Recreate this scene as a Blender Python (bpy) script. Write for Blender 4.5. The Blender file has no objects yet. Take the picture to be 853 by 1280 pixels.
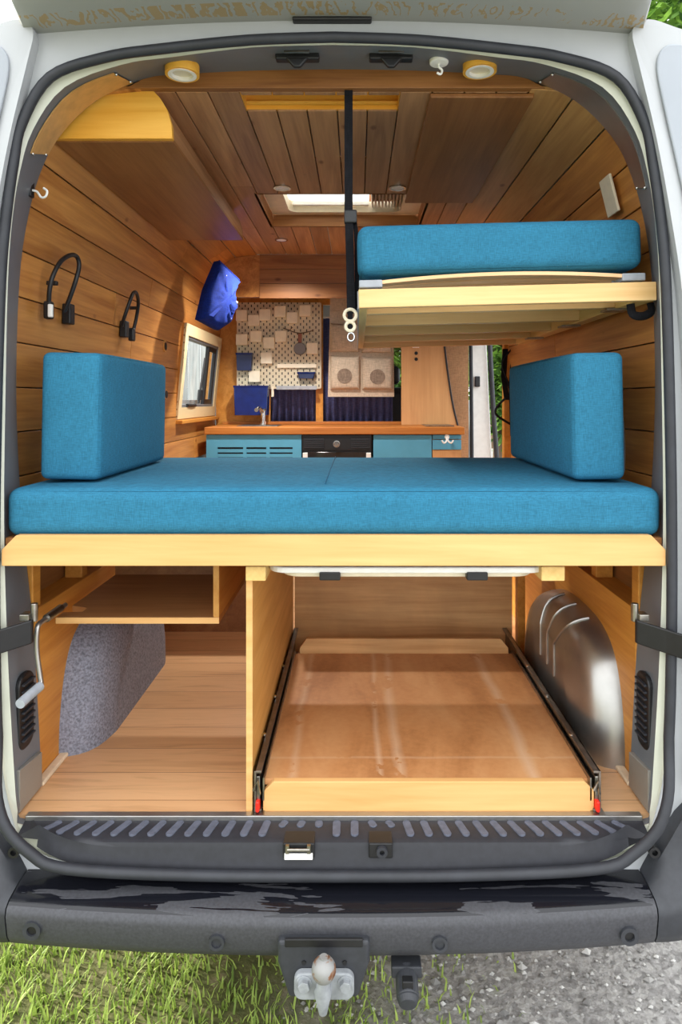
import bpy, bmesh, math, random
from mathutils import Vector, Matrix
random.seed(7)
S = bpy.context.scene
COL = S.collection
D0, F, CX, HY, ZC = 1.69, 853.0, 447.0, 500.0, 1.60   # camera distance, focal length, principal point, eye height
XC = -0.058                                            # van centre line
FZ = ZC - 1.026                                        # load floor height

def PX(x, y, Y):
    d = Y + D0
    return Vector(((x - CX) * d / F, Y, ZC - (y - HY) * d / F))

# ------------------------------------------------------------------ materials
def lin(c):
    return tuple(((v / 255) / 12.92 if v / 255 <= 0.04045 else ((v / 255 + 0.055) / 1.055) ** 2.4) for v in c[:3]) + (1.0,)

class NT:
    def __init__(s, name):
        s.m = bpy.data.materials.new(name); s.m.use_nodes = True
        s.t = s.m.node_tree; s.t.nodes.clear()
        s.out = s.n('ShaderNodeOutputMaterial')
        s.b = s.n('ShaderNodeBsdfPrincipled'); s.l(s.b.outputs[0], s.out.inputs[0])
    def n(s, typ, **kw):
        nd = s.t.nodes.new(typ)
        for k, v in kw.items(): setattr(nd, k, v)
        return nd
    def l(s, a, b): s.t.links.new(a, b)
    def val(s, inp, v):
        if hasattr(v, 'is_linked') or hasattr(v, 'links'): s.l(v, inp)
        else: inp.default_value = v
    def math(s, op, a, b=0.0, c=None):
        nd = s.n('ShaderNodeMath', operation=op)
        s.val(nd.inputs[0], a); s.val(nd.inputs[1], b)
        if c is not None: s.val(nd.inputs[2], c)
        return nd.outputs[0]
    def obj(s): return s.n('ShaderNodeTexCoord').outputs['Object']
    def mapping(s, vec, scale=(1, 1, 1), loc=(0, 0, 0), rot=(0, 0, 0)):
        nd = s.n('ShaderNodeMapping'); s.l(vec, nd.inputs[0])
        nd.inputs[1].default_value = loc; nd.inputs[2].default_value = rot; nd.inputs[3].default_value = scale
        return nd.outputs[0]
    def noise(s, vec, scale=5, detail=4, dist=0.0, rough=0.55):
        nd = s.n('ShaderNodeTexNoise'); s.l(vec, nd.inputs['Vector'])
        nd.inputs['Scale'].default_value = scale; nd.inputs['Detail'].default_value = detail
        nd.inputs['Distortion'].default_value = dist; nd.inputs['Roughness'].default_value = rough
        return nd.outputs[0]
    def ramp(s, f, stops):
        nd = s.n('ShaderNodeValToRGB'); s.l(f, nd.inputs[0])
        e = nd.color_ramp.elements
        while len(e) < len(stops): e.new(0.5)
        for el, (p, c) in zip(e, stops):
            el.position = p; el.color = c if len(c) == 4 else lin(c)
        return nd.outputs[0]
    def mix(s, f, a, b, mode='MIX'):
        nd = s.n('ShaderNodeMix', data_type='RGBA', blend_type=mode)
        s.val(nd.inputs[0], f); s.val(nd.inputs[6], a); s.val(nd.inputs[7], b)
        return nd.outputs[2]
    def bump(s, h, strength=0.2, dist=0.002):
        nd = s.n('ShaderNodeBump'); s.l(h, nd.inputs['Height'])
        nd.inputs['Strength'].default_value = strength; nd.inputs['Distance'].default_value = dist
        s.l(nd.outputs[0], s.b.inputs['Normal'])
    def color(s, c): s.val(s.b.inputs['Base Color'], c)
    def set(s, **kw):
        for k, v in kw.items(): s.b.inputs[k.replace('_', ' ')].default_value = v
        return s

def plain(name, c, rough=0.5, metal=0.0, var=0.06, scale=30, bump=0.0, **kw):
    t = NT(name); o = t.obj()
    f = t.noise(o, scale, 4)
    lo = tuple(max(0, v * (1 - var)) for v in c); hi = tuple(min(255, v * (1 + var)) for v in c)
    t.color(t.ramp(f, [(0.3, lo), (0.7, hi)]))
    t.set(Roughness=rough, Metallic=metal, **kw)
    if bump: t.bump(f, bump, 0.002)
    return t.m

def wood(name, dark, light, axis='Y', rough=0.45, rand=0.35, knots=False, fine=1.0, spec=0.35, blotch=0.0, contrast=1.0):
    t = NT(name); o = t.obj()
    g = t.n('ShaderNodeNewGeometry').outputs['Random Per Island']
    off = t.n('ShaderNodeCombineXYZ')
    t.l(t.math('MULTIPLY', g, 13.7), off.inputs[0]); t.l(t.math('MULTIPLY', g, 29.3), off.inputs[1]); t.l(t.math('MULTIPLY', g, 7.9), off.inputs[2])
    add = t.n('ShaderNodeVectorMath', operation='ADD'); t.l(o, add.inputs[0]); t.l(off.outputs[0], add.inputs[1])
    v = add.outputs[0]
    sc = [16, 16, 16]; sc['XYZ'.index(axis)] = 1.1
    sf = [120 * fine, 120 * fine, 120 * fine]; sf['XYZ'.index(axis)] = 4
    n1 = t.noise(t.mapping(v, tuple(sc)), 1.3, 6, 0.9)
    n2 = t.noise(t.mapping(v, tuple(sf)), 1.0, 3, 0.2)
    f = t.math('ADD', t.math('MULTIPLY', n1, 0.7), t.math('MULTIPLY', n2, 0.3))
    mid = 0.5; w = 0.17 / contrast
    col = t.ramp(f, [(mid - w, dark), (mid + w, light)])
    if knots:
        kv = [9, 9, 9]; kv['XYZ'.index(axis)] = 4.5
        vo = t.n('ShaderNodeTexVoronoi'); t.l(t.mapping(v, tuple(kv)), vo.inputs['Vector']); vo.inputs['Scale'].default_value = 1.0
        k = t.ramp(vo.outputs['Distance'], [(0.04, (0.35, 0.22, 0.12, 1)), (0.11, (1, 1, 1, 1))])
        col = t.mix(0.8, col, k, 'MULTIPLY')
    if blotch:
        b = t.ramp(t.noise(o, 3.2, 5, 0.3), [(0.35, (1 - blotch,) * 3 + (1,)), (0.65, (1, 1, 1, 1))])
        col = t.mix(1.0, col, b, 'MULTIPLY')
    hs = t.n('ShaderNodeHueSaturation'); t.l(col, hs.inputs['Color'])
    t.l(t.math('ADD', t.math('MULTIPLY', g, rand), 1 - rand / 2), hs.inputs['Value'])
    t.color(hs.outputs[0])
    t.set(Roughness=rough); t.b.inputs['Specular IOR Level'].default_value = spec
    t.bump(f, 0.12, 0.001)
    return t.m

def fabric(name, c, var=0.22, scale=520, rough=0.9, bump=0.35):
    t = NT(name); o = t.obj()
    a = t.noise(t.mapping(o, (1, 1, 0.12)), scale, 2); b = t.noise(t.mapping(o, (0.12, 0.12, 1)), scale, 2)
    f = t.math('MULTIPLY', t.math('ADD', a, b), 0.5)
    big = t.noise(o, 14, 3)
    f2 = t.math('ADD', t.math('MULTIPLY', f, 0.85), t.math('MULTIPLY', big, 0.15))
    lo = tuple(v * (1 - var) for v in c); hi = tuple(min(255, v * (1 + var)) for v in c)
    t.color(t.ramp(f2, [(0.36, lo), (0.64, hi)]))
    t.set(Roughness=rough); t.b.inputs['Specular IOR Level'].default_value = 0.2
    t.bump(f, bump, 0.0015)
    return t.m

M = {}
M['plank'] = wood('pine_planks_honey', (160, 99, 44), (208, 147, 77), 'Y', rand=0.28, knots=True)
M['ceil_plank'] = wood('pine_planks_brown', (148, 104, 68), (194, 146, 102), 'Y', rand=0.34, knots=True)
M['ceil_light'] = wood('pine_planks_pale', (172, 126, 74), (206, 160, 104), 'Y', rand=0.25, knots=True)
M['plank_x'] = wood('pine_boards_crosswise', (124, 76, 38), (170, 116, 64), 'X', rand=0.25, knots=True)
M['ply_dark'] = wood('stained_plywood', (134, 86, 46), (168, 116, 68), 'Y', rand=0.05, blotch=0.12)
M['ply_light'] = wood('pale_beech_plywood', (214, 160, 96), (232, 184, 122), 'X', rand=0.05, fine=0.7)
M['ply_yellow'] = wood('yellow_lacquered_pine', (226, 158, 48), (248, 192, 84), 'X', rand=0.05, fine=0.6)
M['ply_mid'] = wood('plywood_side', (196, 136, 64), (222, 166, 92), 'Y', rand=0.06, blotch=0.1)
M['ply_back'] = wood('birch_plywood_panel', (202, 148, 92), (234, 186, 128), 'X', rand=0.05, blotch=0.25)
M['ply_tan'] = wood('tan_plywood_board', (206, 152, 98), (224, 172, 118), 'Z', rand=0.05, blotch=0.1)
M['ply_brown'] = wood('brown_shelf_plywood', (166, 112, 66), (194, 140, 90), 'X', rand=0.05, blotch=0.12)
M['deck'] = wood('worn_film_plywood', (146, 92, 50), (182, 126, 78), 'Y', rough=0.38, rand=0.05, blotch=0.2)
M['frame_wood'] = wood('orange_pine_frame', (190, 122, 44), (222, 158, 74), 'Y', rand=0.15)
M['bunk_wood'] = wood('pale_pine_frame', (220, 174, 110), (238, 200, 142), 'X', rand=0.12)
M['bunk_wood_y'] = wood('pale_pine_rail', (214, 176, 104), (236, 202, 132), 'Y', rand=0.12)
M['slat'] = wood('birch_slat', (224, 178, 128), (242, 202, 156), 'X', rand=0.08)
M['counter'] = wood('oiled_worktop', (170, 98, 40), (204, 132, 62), 'X', rand=0.05)
M['blue'] = fabric('petrol_blue_weave', (46, 112, 142), 0.12)
M['seam'] = plain('blue_thread', (22, 92, 124), 0.9)
M['curtain'] = fabric('navy_curtain_cloth', (82, 88, 134), 0.2, 300)
M['felt'] = plain('grey_felt_carpet', (128, 132, 146), 0.95, 0, 0.22, 150, 0.6)
M['linen'] = fabric('taupe_linen', (196, 180, 160), 0.12, 300)
M['linen_d'] = fabric('taupe_mesh', (134, 118, 104), 0.2, 300)
M['bag'] = fabric('royal_blue_canvas', (20, 46, 132), 0.2, 260)
M['beige'] = fabric('beige_lining', (170, 130, 96), 0.12, 260)
M['white'] = plain('white_paint', (178, 181, 184), 0.28, 0, 0.02, 6)
M['cream'] = plain('cream_painted_flange', (206, 208, 192), 0.35, 0, 0.03, 9)
M['greymetal'] = plain('grey_primer_metal', (112, 117, 123), 0.42, 0.2, 0.06, 5)
M['taupe_metal'] = plain('grey_pillar_metal', (146, 142, 134), 0.4, 0.3, 0.05, 5)
M['visor'] = None
M['rubber'] = plain('dark_rubber', (44, 46, 52), 0.55, 0, 0.1, 20)
M['black'] = plain('black_plastic', (24, 24, 26), 0.45, 0, 0.15, 40)
M['blackweb'] = fabric('black_webbing', (20, 20, 24), 0.4, 300)
M['trim'] = plain('anthracite_plastic', (50, 52, 57), 0.5, 0, 0.08, 60, 0.08)
M['step'] = plain('black_step_plastic', (40, 41, 47), 0.5, 0, 0.08, 60, 0.08)
M['bump'] = None
M['tread'] = plain('worn_grey_rubber', (88, 92, 106), 0.7, 0, 0.1, 60)
M['chrome'] = plain('chrome', (210, 210, 208), 0.15, 1.0, 0.03)
M['steel'] = plain('zinc_steel', (150, 146, 138), 0.35, 1.0, 0.15, 50)
M['alu'] = plain('brushed_metal', (176, 174, 170), 0.32, 0.9, 0.04, 12)
M['darksteel'] = plain('dark_slide_steel', (128, 120, 112), 0.32, 0.85, 0.15, 20)
M['galv'] = plain('galvanised_grey', (156, 160, 164), 0.55, 0.3, 0.10, 40)
M['doorgrey'] = plain('grey_door_recess', (158, 164, 172), 0.4, 0, 0.03, 5)
M['rust'] = None
M['red'] = plain('red_plastic', (226, 40, 24), 0.4)
M['wplastic'] = plain('white_plastic', (244, 243, 238), 0.4, 0, 0.02)
M['offwhite'] = plain('offwhite_plastic', (226, 214, 188), 0.45, 0, 0.03)
M['card'] = plain('ivory_card', (248, 238, 216), 0.6, 0, 0.02)
M['teal'] = plain('teal_paint', (88, 164, 196), 0.5, 0, 0.03, 8)
M['bin'] = plain('translucent_blue_plastic', (12, 34, 100), 0.25, 0, 0.1, 20)
M['bin_d'] = plain('navy_plastic', (30, 44, 86), 0.35, 0, 0.1, 20)
M['greyplastic'] = plain('light_grey_plastic', (160, 166, 174), 0.45)
M['stone'] = None

def glass(name, tint=(0.92, 0.95, 0.95, 1), gloss=0.12):
    t = NT(name); t.t.nodes.remove(t.b)
    a = t.n('ShaderNodeBsdfTransparent'); a.inputs[0].default_value = tint
    g = t.n('ShaderNodeBsdfGlossy'); g.inputs['Roughness'].default_value = 0.03
    m = t.n('ShaderNodeMixShader'); m.inputs[0].default_value = gloss
    t.l(a.outputs[0], m.inputs[1]); t.l(g.outputs[0], m.inputs[2]); t.l(m.outputs[0], t.out.inputs[0])
    return t.m
M['glass'] = glass('window_glass')
def translucent(name, c, mixf=0.6):
    t = NT(name); t.color(lin(c)); t.set(Roughness=0.7)
    a = t.n('ShaderNodeBsdfTranslucent'); a.inputs[0].default_value = lin(c)
    m = t.n('ShaderNodeMixShader'); m.inputs[0].default_value = mixf
    t.l(t.b.outputs[0], m.inputs[1]); t.l(a.outputs[0], m.inputs[2]); t.l(m.outputs[0], t.out.inputs[0])
    return t.m
M['blind'] = translucent('white_blind', (250, 248, 242), 0.75)
M['leaf'] = None

def mk_special():
    # roof visor with a band of old yellowish glue marks
    t = NT('grey_visor_with_glue'); o = t.obj()
    sep = t.n('ShaderNodeSeparateXYZ'); t.l(o, sep.inputs[0])
    n = t.noise(t.mapping(o, (60, 10, 10)), 1.0, 3, 0.6)
    nn = t.noise(t.mapping(o, (3, 3, 3)), 1.0, 2)
    band = t.math('MULTIPLY', t.math('GREATER_THAN', sep.outputs[1], -0.125), t.math('LESS_THAN', sep.outputs[1], -0.07))
    w = t.n('ShaderNodeTexWave'); t.l(t.mapping(o, (1, 0.5, 1)), w.inputs[0]); w.inputs['Scale'].default_value = 11; w.inputs['Distortion'].default_value = 16; w.inputs['Detail'].default_value = 4; w.inputs['Detail Scale'].default_value = 2.4
    msk = t.math('MULTIPLY', band, t.math('GREATER_THAN', t.math('MULTIPLY', w.outputs['Fac'], nn), 0.33))
    col = t.mix(t.math('MULTIPLY', msk, 0.8), lin((166, 168, 165)), lin((172, 142, 84)))
    t.color(col); t.set(Roughness=0.5); M['visor'] = t.m
    # bumper: grey-black plastic, wet on top
    t = NT('black_bumper_plastic_wet'); o = t.obj()
    geo = t.n('ShaderNodeNewGeometry'); sp = t.n('ShaderNodeSeparateXYZ'); t.l(geo.outputs['Normal'], sp.inputs[0])
    up = t.math('GREATER_THAN', sp.outputs[2], 0.75)
    n = t.noise(t.mapping(o, (1.2, 9, 9)), 2.2, 4, 0.4)
    wet = t.math('MULTIPLY', up, t.math('GREATER_THAN', n, 0.45))
    fine = t.noise(o, 160, 3)
    base = t.ramp(fine, [(0.3, (56, 56, 60)), (0.7, (70, 71, 76))])
    t.color(t.mix(wet, base, lin((22, 23, 29))))
    r = t.n('ShaderNodeMapRange'); t.l(wet, r.inputs[0]); r.inputs[3].default_value = 0.5; r.inputs[4].default_value = 0.12
    t.l(r.outputs[0], t.b.inputs['Roughness']); t.bump(fine, 0.08, 0.001); M['bump'] = t.m
    # rusty galvanised ball
    t = NT('rusty_galvanised_ball'); o = t.obj(); n = t.noise(o, 38, 4, 0.5)
    t.color(t.ramp(n, [(0.54, (150, 150, 148)), (0.60, (138, 104, 80)), (0.68, (118, 74, 48))])); t.set(Roughness=0.55, Metallic=0.35); M['rust'] = t.m
    # scuffed tray deck
    t = NT('worn_film_faced_plywood'); o = t.obj()
    g1 = t.noise(t.mapping(o, (5, 1.5, 5)), 1.4, 6, 0.6); g2 = t.noise(t.mapping(o, (60, 60, 60)), 1, 3)
    col = t.ramp(t.math('ADD', t.math('MULTIPLY', g1, .8), t.math('MULTIPLY', g2, .2)), [(0.36, (172, 116, 70)), (0.5, (196, 138, 88)), (0.66, (208, 154, 104))])
    sp = t.n('ShaderNodeSeparateXYZ'); t.l(o, sp.inputs[0])
    def streak(axis, c, wd, wob):
        nz = t.noise(t.mapping(o, (2, 2, 2), (c, c, 0)), 1.5, 2)
        x = t.math('ADD', sp.outputs[axis], t.math('MULTIPLY', t.math('SUBTRACT', nz, 0.5), wob))
        dd = t.math('ABSOLUTE', t.math('SUBTRACT', x, c))
        return t.math('SUBTRACT', 1.0, t.math('DIVIDE', dd, wd))
    patch = t.noise(o, 9, 5)
    for (ax, c, wd, wob, a) in ((0, -0.125, 0.012, 0.03, .5), (0, -0.075, 0.02, 0.05, .5), (0, 0.27, 0.022, 0.06, .55), (0, -0.35, 0.016, 0.05, .4), (1, 0.12, 0.008, 0.02, .35)):
        s_ = t.n('ShaderNodeClamp'); t.l(streak(ax, c, wd, wob), s_.inputs[0])
        mm = t.math('MULTIPLY', t.math('MULTIPLY', s_.outputs[0], a), t.math('GREATER_THAN', patch, 0.42))
        col = t.mix(mm, col, lin((222, 190, 158)))
    t.color(col); t.set(Roughness=0.42); M['deck'] = t.m
    # vinyl plank floor
    t = NT('oak_vinyl_planks'); o = t.obj()
    br = t.n('ShaderNodeTexBrick'); t.l(t.mapping(o, (1, 1, 1)), br.inputs[0])
    br.inputs['Scale'].default_value = 1; br.inputs['Mortar Size'].default_value = 0.0012; br.inputs['Brick Width'].default_value = 2.6; br.inputs['Row Height'].default_value = 0.13
    br.inputs[1].default_value = lin((226, 178, 130)); br.inputs[2].default_value = lin((206, 156, 108)); br.inputs[3].default_value = lin((150, 106, 70))
    n1 = t.noise(t.mapping(o, (1.4, 16, 16)), 1.6, 7, 1.2); 
    gr = t.ramp(n1, [(0.3, (0.62, 0.55, 0.48, 1)), (0.5, (1, 1, 1, 1)), (0.75, (0.86, 0.82, 0.76, 1))])
    t.color(t.mix(0.6, br.outputs[0], gr, 'MULTIPLY')); t.set(Roughness=0.42); M['vinyl'] = t.m
    # pegboard with staggered slots
    t = NT('ivory_pegboard_slots'); o = t.obj(); sp = t.n('ShaderNodeSeparateXYZ'); t.l(o, sp.inputs[0])
    def lat(du):
        u = t.math('FRACT', t.math('ADD', t.math('DIVIDE', sp.outputs[0], 0.04), 20 + du)); v = t.math('FRACT', t.math('ADD', t.math('DIVIDE', sp.outputs[2], 0.04), 20 + du))
        return t.math('MULTIPLY', t.math('LESS_THAN', t.math('ABSOLUTE', t.math('SUBTRACT', u, .5)), .09), t.math('LESS_THAN', t.math('ABSOLUTE', t.math('SUBTRACT', v, .5)), .2))
    mk = t.math('MAXIMUM', lat(0.0), lat(0.5))
    t.color(t.mix(mk, lin((222, 210, 184)), lin((46, 40, 34)))); t.set(Roughness=0.5); M['pegboard'] = t.m
    # perforated beige window trim
    t = NT('cream_trim_with_rivets'); o = t.obj(); vo = t.n('ShaderNodeTexVoronoi'); t.l(o, vo.inputs['Vector']); vo.inputs['Scale'].default_value = 26; vo.inputs['Randomness'].default_value = 0.1
    t.color(t.ramp(vo.outputs['Distance'], [(0.1, (150, 124, 84)), (0.16, (226, 208, 164))])); t.set(Roughness=0.5); M['wintrim'] = t.m
    # ground: soil with grass to the left, gravel to the right
    t = NT('gravel_and_soil'); o = t.obj(); sp = t.n('ShaderNodeSeparateXYZ'); t.l(o, sp.inputs[0])
    vo = t.n('ShaderNodeTexVoronoi'); t.l(o, vo.inputs['Vector']); vo.inputs['Scale'].default_value = 70
    gv = t.mix(0.5, t.ramp(t.noise(o, 45, 6), [(0.3, (104, 102, 100)), (0.7, (190, 188, 186))]), t.ramp(vo.outputs['Color'], [(0.2, (116, 114, 112)), (0.8, (188, 186, 182))]))
    soil = t.ramp(t.noise(o, 22, 6), [(0.3, (78, 84, 44)), (0.55, (104, 104, 62)), (0.75, (136, 124, 98))])
    edge = t.math('ADD', sp.outputs[0], t.math('MULTIPLY', t.math('SUBTRACT', t.noise(o, 3.5, 5), .5), 0.7))
    e = t.n('ShaderNodeMapRange'); t.l(edge, e.inputs[0]); e.inputs[1].default_value = -0.18; e.inputs[2].default_value = 0.12
    t.color(t.mix(e.outputs[0], soil, gv)); t.set(Roughness=0.95)
    t.bump(t.noise(o, 60, 6), 0.9, 0.01); M['ground'] = t.m
    def leafy(name, a, b):
        t = NT(name); g = t.n('ShaderNodeNewGeometry').outputs['Random Per Island']
        c = t.ramp(g, [(0.0, a), (1.0, b)]); t.color(c); t.set(Roughness=0.6)
        tr = t.n('ShaderNodeBsdfTranslucent'); t.l(c, tr.inputs[0]); m = t.n('ShaderNodeMixShader'); m.inputs[0].default_value = 0.35
        t.l(t.b.outputs[0], m.inputs[1]); t.l(tr.outputs[0], m.inputs[2]); t.l(m.outputs[0], t.out.inputs[0]); return t.m
    M['leaf'] = leafy('tree_leaves', (44, 82, 30), (120, 160, 60))
    M['grass'] = leafy('grass_blades', (104, 130, 50), (186, 208, 104))
    t = NT('grey_pebbles'); g = t.n('ShaderNodeNewGeometry').outputs['Random Per Island']; t.color(t.ramp(g, [(0, (110, 108, 106)), (1, (206, 204, 200))])); t.set(Roughness=0.9); M['stone'] = t.m
    M['bark'] = wood('bark', (70, 56, 42), (110, 92, 72), 'Z', rough=0.9)
    M['fence'] = wood('weathered_grey_boards', (150, 150, 150), (200, 200, 198), 'Z', rough=0.8, rand=0.3)
mk_special()

# ------------------------------------------------------------------ mesh builder
class MB:
    def __init__(s): s.v = []; s.f = []
    def add(s, vs, fs):
        k = len(s.v); s.v += [Vector(p) for p in vs]; s.f += [tuple(i + k for i in f) for f in fs]; return s
    def box(s, x0, x1, y0, y1, z0, z1):
        vs = [(x, y, z) for z in (z0, z1) for y in (y0, y1) for x in (x0, x1)]
        return s.add(vs, [(0, 2, 3, 1), (4, 5, 7, 6), (0, 1, 5, 4), (2, 6, 7, 3), (0, 4, 6, 2), (1, 3, 7, 5)])
    def prism(s, poly, axis, a, b):
        n = len(poly)
        def p3(u, v, w): return {'X': (w, u, v), 'Y': (u, w, v), 'Z': (u, v, w)}[axis]
        vs = [p3(u, v, a) for u, v in poly] + [p3(u, v, b) for u, v in poly]
        fs = [tuple(range(n)), tuple(range(2 * n - 1, n - 1, -1))] + [(i, i + n, (i + 1) % n + n, (i + 1) % n) for i in range(n)]
        return s.add(vs, fs)
    def loft(s, rings, closed=True, caps=False):
        n = len(rings[0]); vs = [p for r in rings for p in r]; fs = []
        for i in range(len(rings) - 1):
            for j in range(n if closed else n - 1):
                k = (j + 1) % n; fs.append((i * n + j, i * n + k, (i + 1) * n + k, (i + 1) * n + j))
        if caps: fs += [tuple(range(n - 1, -1, -1)), tuple(range((len(rings) - 1) * n, len(rings) * n))]
        return s.add(vs, fs)
    def tube(s, path, r, seg=8, closed=False, flat=None):
        path = [Vector(p) for p in path]; n = len(path); rings = []; up = None
        for i, p in enumerate(path):
            if closed: t = path[(i + 1) % n] - path[i - 1]
            else: t = path[min(i + 1, n - 1)] - path[max(i - 1, 0)]
            t.normalize()
            if up is None: up = Vector((0, 0, 1)) if abs(t.z) < .9 else Vector((0, 1, 0))
            a = t.cross(up)
            if a.length < 1e-4: a = t.cross(Vector((1, 0, 0)))
            a.normalize(); b = a.cross(t).normalized(); up = b
            rr = r[i] if isinstance(r, (list, tuple)) else r
            fl = flat or 1.0
            rings.append([p + a * (rr * math.cos(q)) + b * (rr * fl * math.sin(q)) for q in [2 * math.pi * k / seg for k in range(seg)]])
        if closed: rings.append(rings[0])
        return s.loft(rings, True, not closed)
    def cyl(s, c, axis, r, h, seg=24, r2=None):
        c = Vector(c); ax = {'X': Vector((1, 0, 0)), 'Y': Vector((0, 1, 0)), 'Z': Vector((0, 0, 1))}[axis] if isinstance(axis, str) else Vector(axis).normalized()
        a = ax.orthogonal().normalized(); b = ax.cross(a); r2 = r if r2 is None else r2
        R = [[c + ax * (h * t) + a * (q * math.cos(2 * math.pi * k / seg)) + b * (q * math.sin(2 * math.pi * k / seg)) for k in range(seg)] for t, q in ((0, r), (1, r2))]
        return s.loft(R, True, True)
    def ringcyl(s, c, axis, ro, ri, h, seg=32):
        c = Vector(c); ax = {'X': Vector((1, 0, 0)), 'Y': Vector((0, 1, 0)), 'Z': Vector((0, 0, 1))}[axis] if isinstance(axis, str) else Vector(axis).normalized()
        a = ax.orthogonal().normalized(); b = ax.cross(a)
        def C(r, t): return [c + ax * t + a * (r * math.cos(2 * math.pi * k / seg)) + b * (r * math.sin(2 * math.pi * k / seg)) for k in range(seg)]
        return s.loft([C(ro, 0), C(ro, h), C(ri, h), C(ri, 0), C(ro, 0)], True)
    def sphere(s, c, r, u=16, v=10, sc=(1, 1, 1)):
        c = Vector(c); rings = []
        for i in range(v + 1):
            th = math.pi * i / v; th = min(max(th, .02), math.pi - .02)
            rings.append([c + Vector((r * sc[0] * math.sin(th) * math.cos(2 * math.pi * k / u), r * sc[1] * math.sin(th) * math.sin(2 * math.pi * k / u), r * sc[2] * math.cos(th))) for k in range(u)])
        return s.loft(rings, True, True)
    def build(s, name, mat, parent=None, bevel=0, smooth=False, kind=None, sub=0, seg=2):
        if parent is not None: org = Vector(parent['_o'])
        else:
            xs = [v.x for v in s.v]; ys = [v.y for v in s.v]; zs = [v.z for v in s.v]
            org = Vector(((min(xs) + max(xs)) / 2, (min(ys) + max(ys)) / 2, min(zs)))
        me = bpy.data.meshes.new(name); me.from_pydata([tuple(v - org) for v in s.v], [], s.f); me.update()
        bm = bmesh.new(); bm.from_mesh(me); bmesh.ops.recalc_face_normals(bm, faces=bm.faces); bm.to_mesh(me); bm.free()
        me.materials.append(mat)
        o = bpy.data.objects.new(name, me); COL.objects.link(o)
        o['_o'] = tuple(org)
        if parent is not None: o.parent = parent
        else: o.location = org
        if bevel:
            b = o.modifiers.new('bevel', 'BEVEL'); b.width = bevel; b.segments = seg; b.limit_method = 'ANGLE'; b.angle_limit = 0.6
        if sub:
            m = o.modifiers.new('sub', 'SUBSURF'); m.levels = sub; m.render_levels = sub
        if smooth or sub:
            for p in me.polygons: p.use_smooth = True
            if not sub:
                try: me.set_sharp_from_angle(angle=0.75)
                except Exception: pass
        if kind: o['kind'] = kind
        return o

def thing(name, label, cat, loc, group=None):
    o = bpy.data.objects.new(name, None); COL.objects.link(o); o.empty_display_size = 0.05
    o.location = loc; o['_o'] = tuple(loc); o['label'] = label; o['category'] = cat
    if group: o['group'] = group
    return o
def tag(o, label, cat, group=None):
    o['label'] = label; o['category'] = cat
    if group: o['group'] = group
    return o
def copy_tree(o, loc, label=None, rot=None):
    r = o.copy(); COL.objects.link(r); r.location = loc
    if label: r['label'] = label
    if rot is not None: r.rotation_euler = rot
    def rec(a, b):
        for ch in list(a.children):
            c = ch.copy(); COL.objects.link(c); c.parent = b; rec(ch, c)
    rec(o, r); return r

def axis_pts(a, b, r, n):
    e = [a + r * (1 - math.cos(math.pi / 2 * k / 4)) for k in range(5)]
    m = [a + r + (b - a - 2 * r) * k / n for k in range(1, n)]
    return e + m + [b - (q - a) for q in reversed(e)]
def cushion(mb, x0, x1, y0, y1, z0, z1, r=0.02, puff=0.008, n=10):
    A = [axis_pts(x0, x1, r, n), axis_pts(y0, y1, r, n), axis_pts(z0, z1, r, max(4, n // 2))]
    lo = Vector((x0 + r, y0 + r, z0 + r)); hi = Vector((x1 - r, y1 - r, z1 - r)); c = (lo + hi) / 2; hs = (Vector((x1, y1, z1)) - Vector((x0, y0, z0))) / 2
    def proj(p, ax, sg):
        q = Vector([min(max(p[i], lo[i]), hi[i]) for i in range(3)]); d = p - q
        if d.length > 1e-9: p = q + d.normalized() * r
        u = [(p[i] - c[i]) / hs[i] for i in range(3)]
        o = [i for i in range(3) if i != ax]
        w = max(0, 1 - u[o[0]] ** 4) * max(0, 1 - u[o[1]] ** 4)
        p = p.copy(); p[ax] += sg * puff * w
        return p
    for ax in range(3):
        o = [i for i in range(3) if i != ax]
        for sg, fixed in ((-1, A[ax][0]), (1, A[ax][-1])):
            U, V_ = A[o[0]], A[o[1]]; vs = []; fs = []
            for u in U:
                for v in V_:
                    p = Vector((0, 0, 0)); p[ax] = fixed; p[o[0]] = u; p[o[1]] = v; vs.append(proj(p, ax, sg))
            m = len(V_)
            for i in range(len(U) - 1):
                for j in range(m - 1): fs.append((i * m + j, (i + 1) * m + j, (i + 1) * m + j + 1, i * m + j + 1))
            mb.add(vs, fs)
    return mb
def weld(o, d=1e-5):
    bm = bmesh.new(); bm.from_mesh(o.data); bmesh.ops.remove_doubles(bm, verts=bm.verts, dist=d); bmesh.ops.recalc_face_normals(bm, faces=bm.faces); bm.to_mesh(o.data); bm.free()
    for p in o.data.polygons: p.use_smooth = True
    return o
def crom(pts, k=4):
    P = [Vector(p) for p in pts]; out = []
    for i in range(len(P) - 1):
        p0, p1, p2, p3 = P[max(i - 1, 0)], P[i], P[i + 1], P[min(i + 2, len(P) - 1)]
        for j in range(k):
            t = j / k
            out.append(0.5 * ((2 * p1) + (p2 - p0) * t + (2 * p0 - 5 * p1 + 4 * p2 - p3) * t * t + (3 * p1 - p0 - 3 * p2 + p3) * t ** 3))
    out.append(P[-1]); return out
def ring(half, Y, k=4):
    """closed loop at depth Y from a half profile (h, dz) running from top centre to bottom centre"""
    hp = crom([Vector((h, dz, 0)) for h, dz in half], k)
    R = [Vector((XC + p.x, Y, ZC + p.y)) for p in hp]; L = [Vector((XC - p.x, Y, ZC + p.y)) for p in hp]
    return R + L[-2:0:-1]
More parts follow.
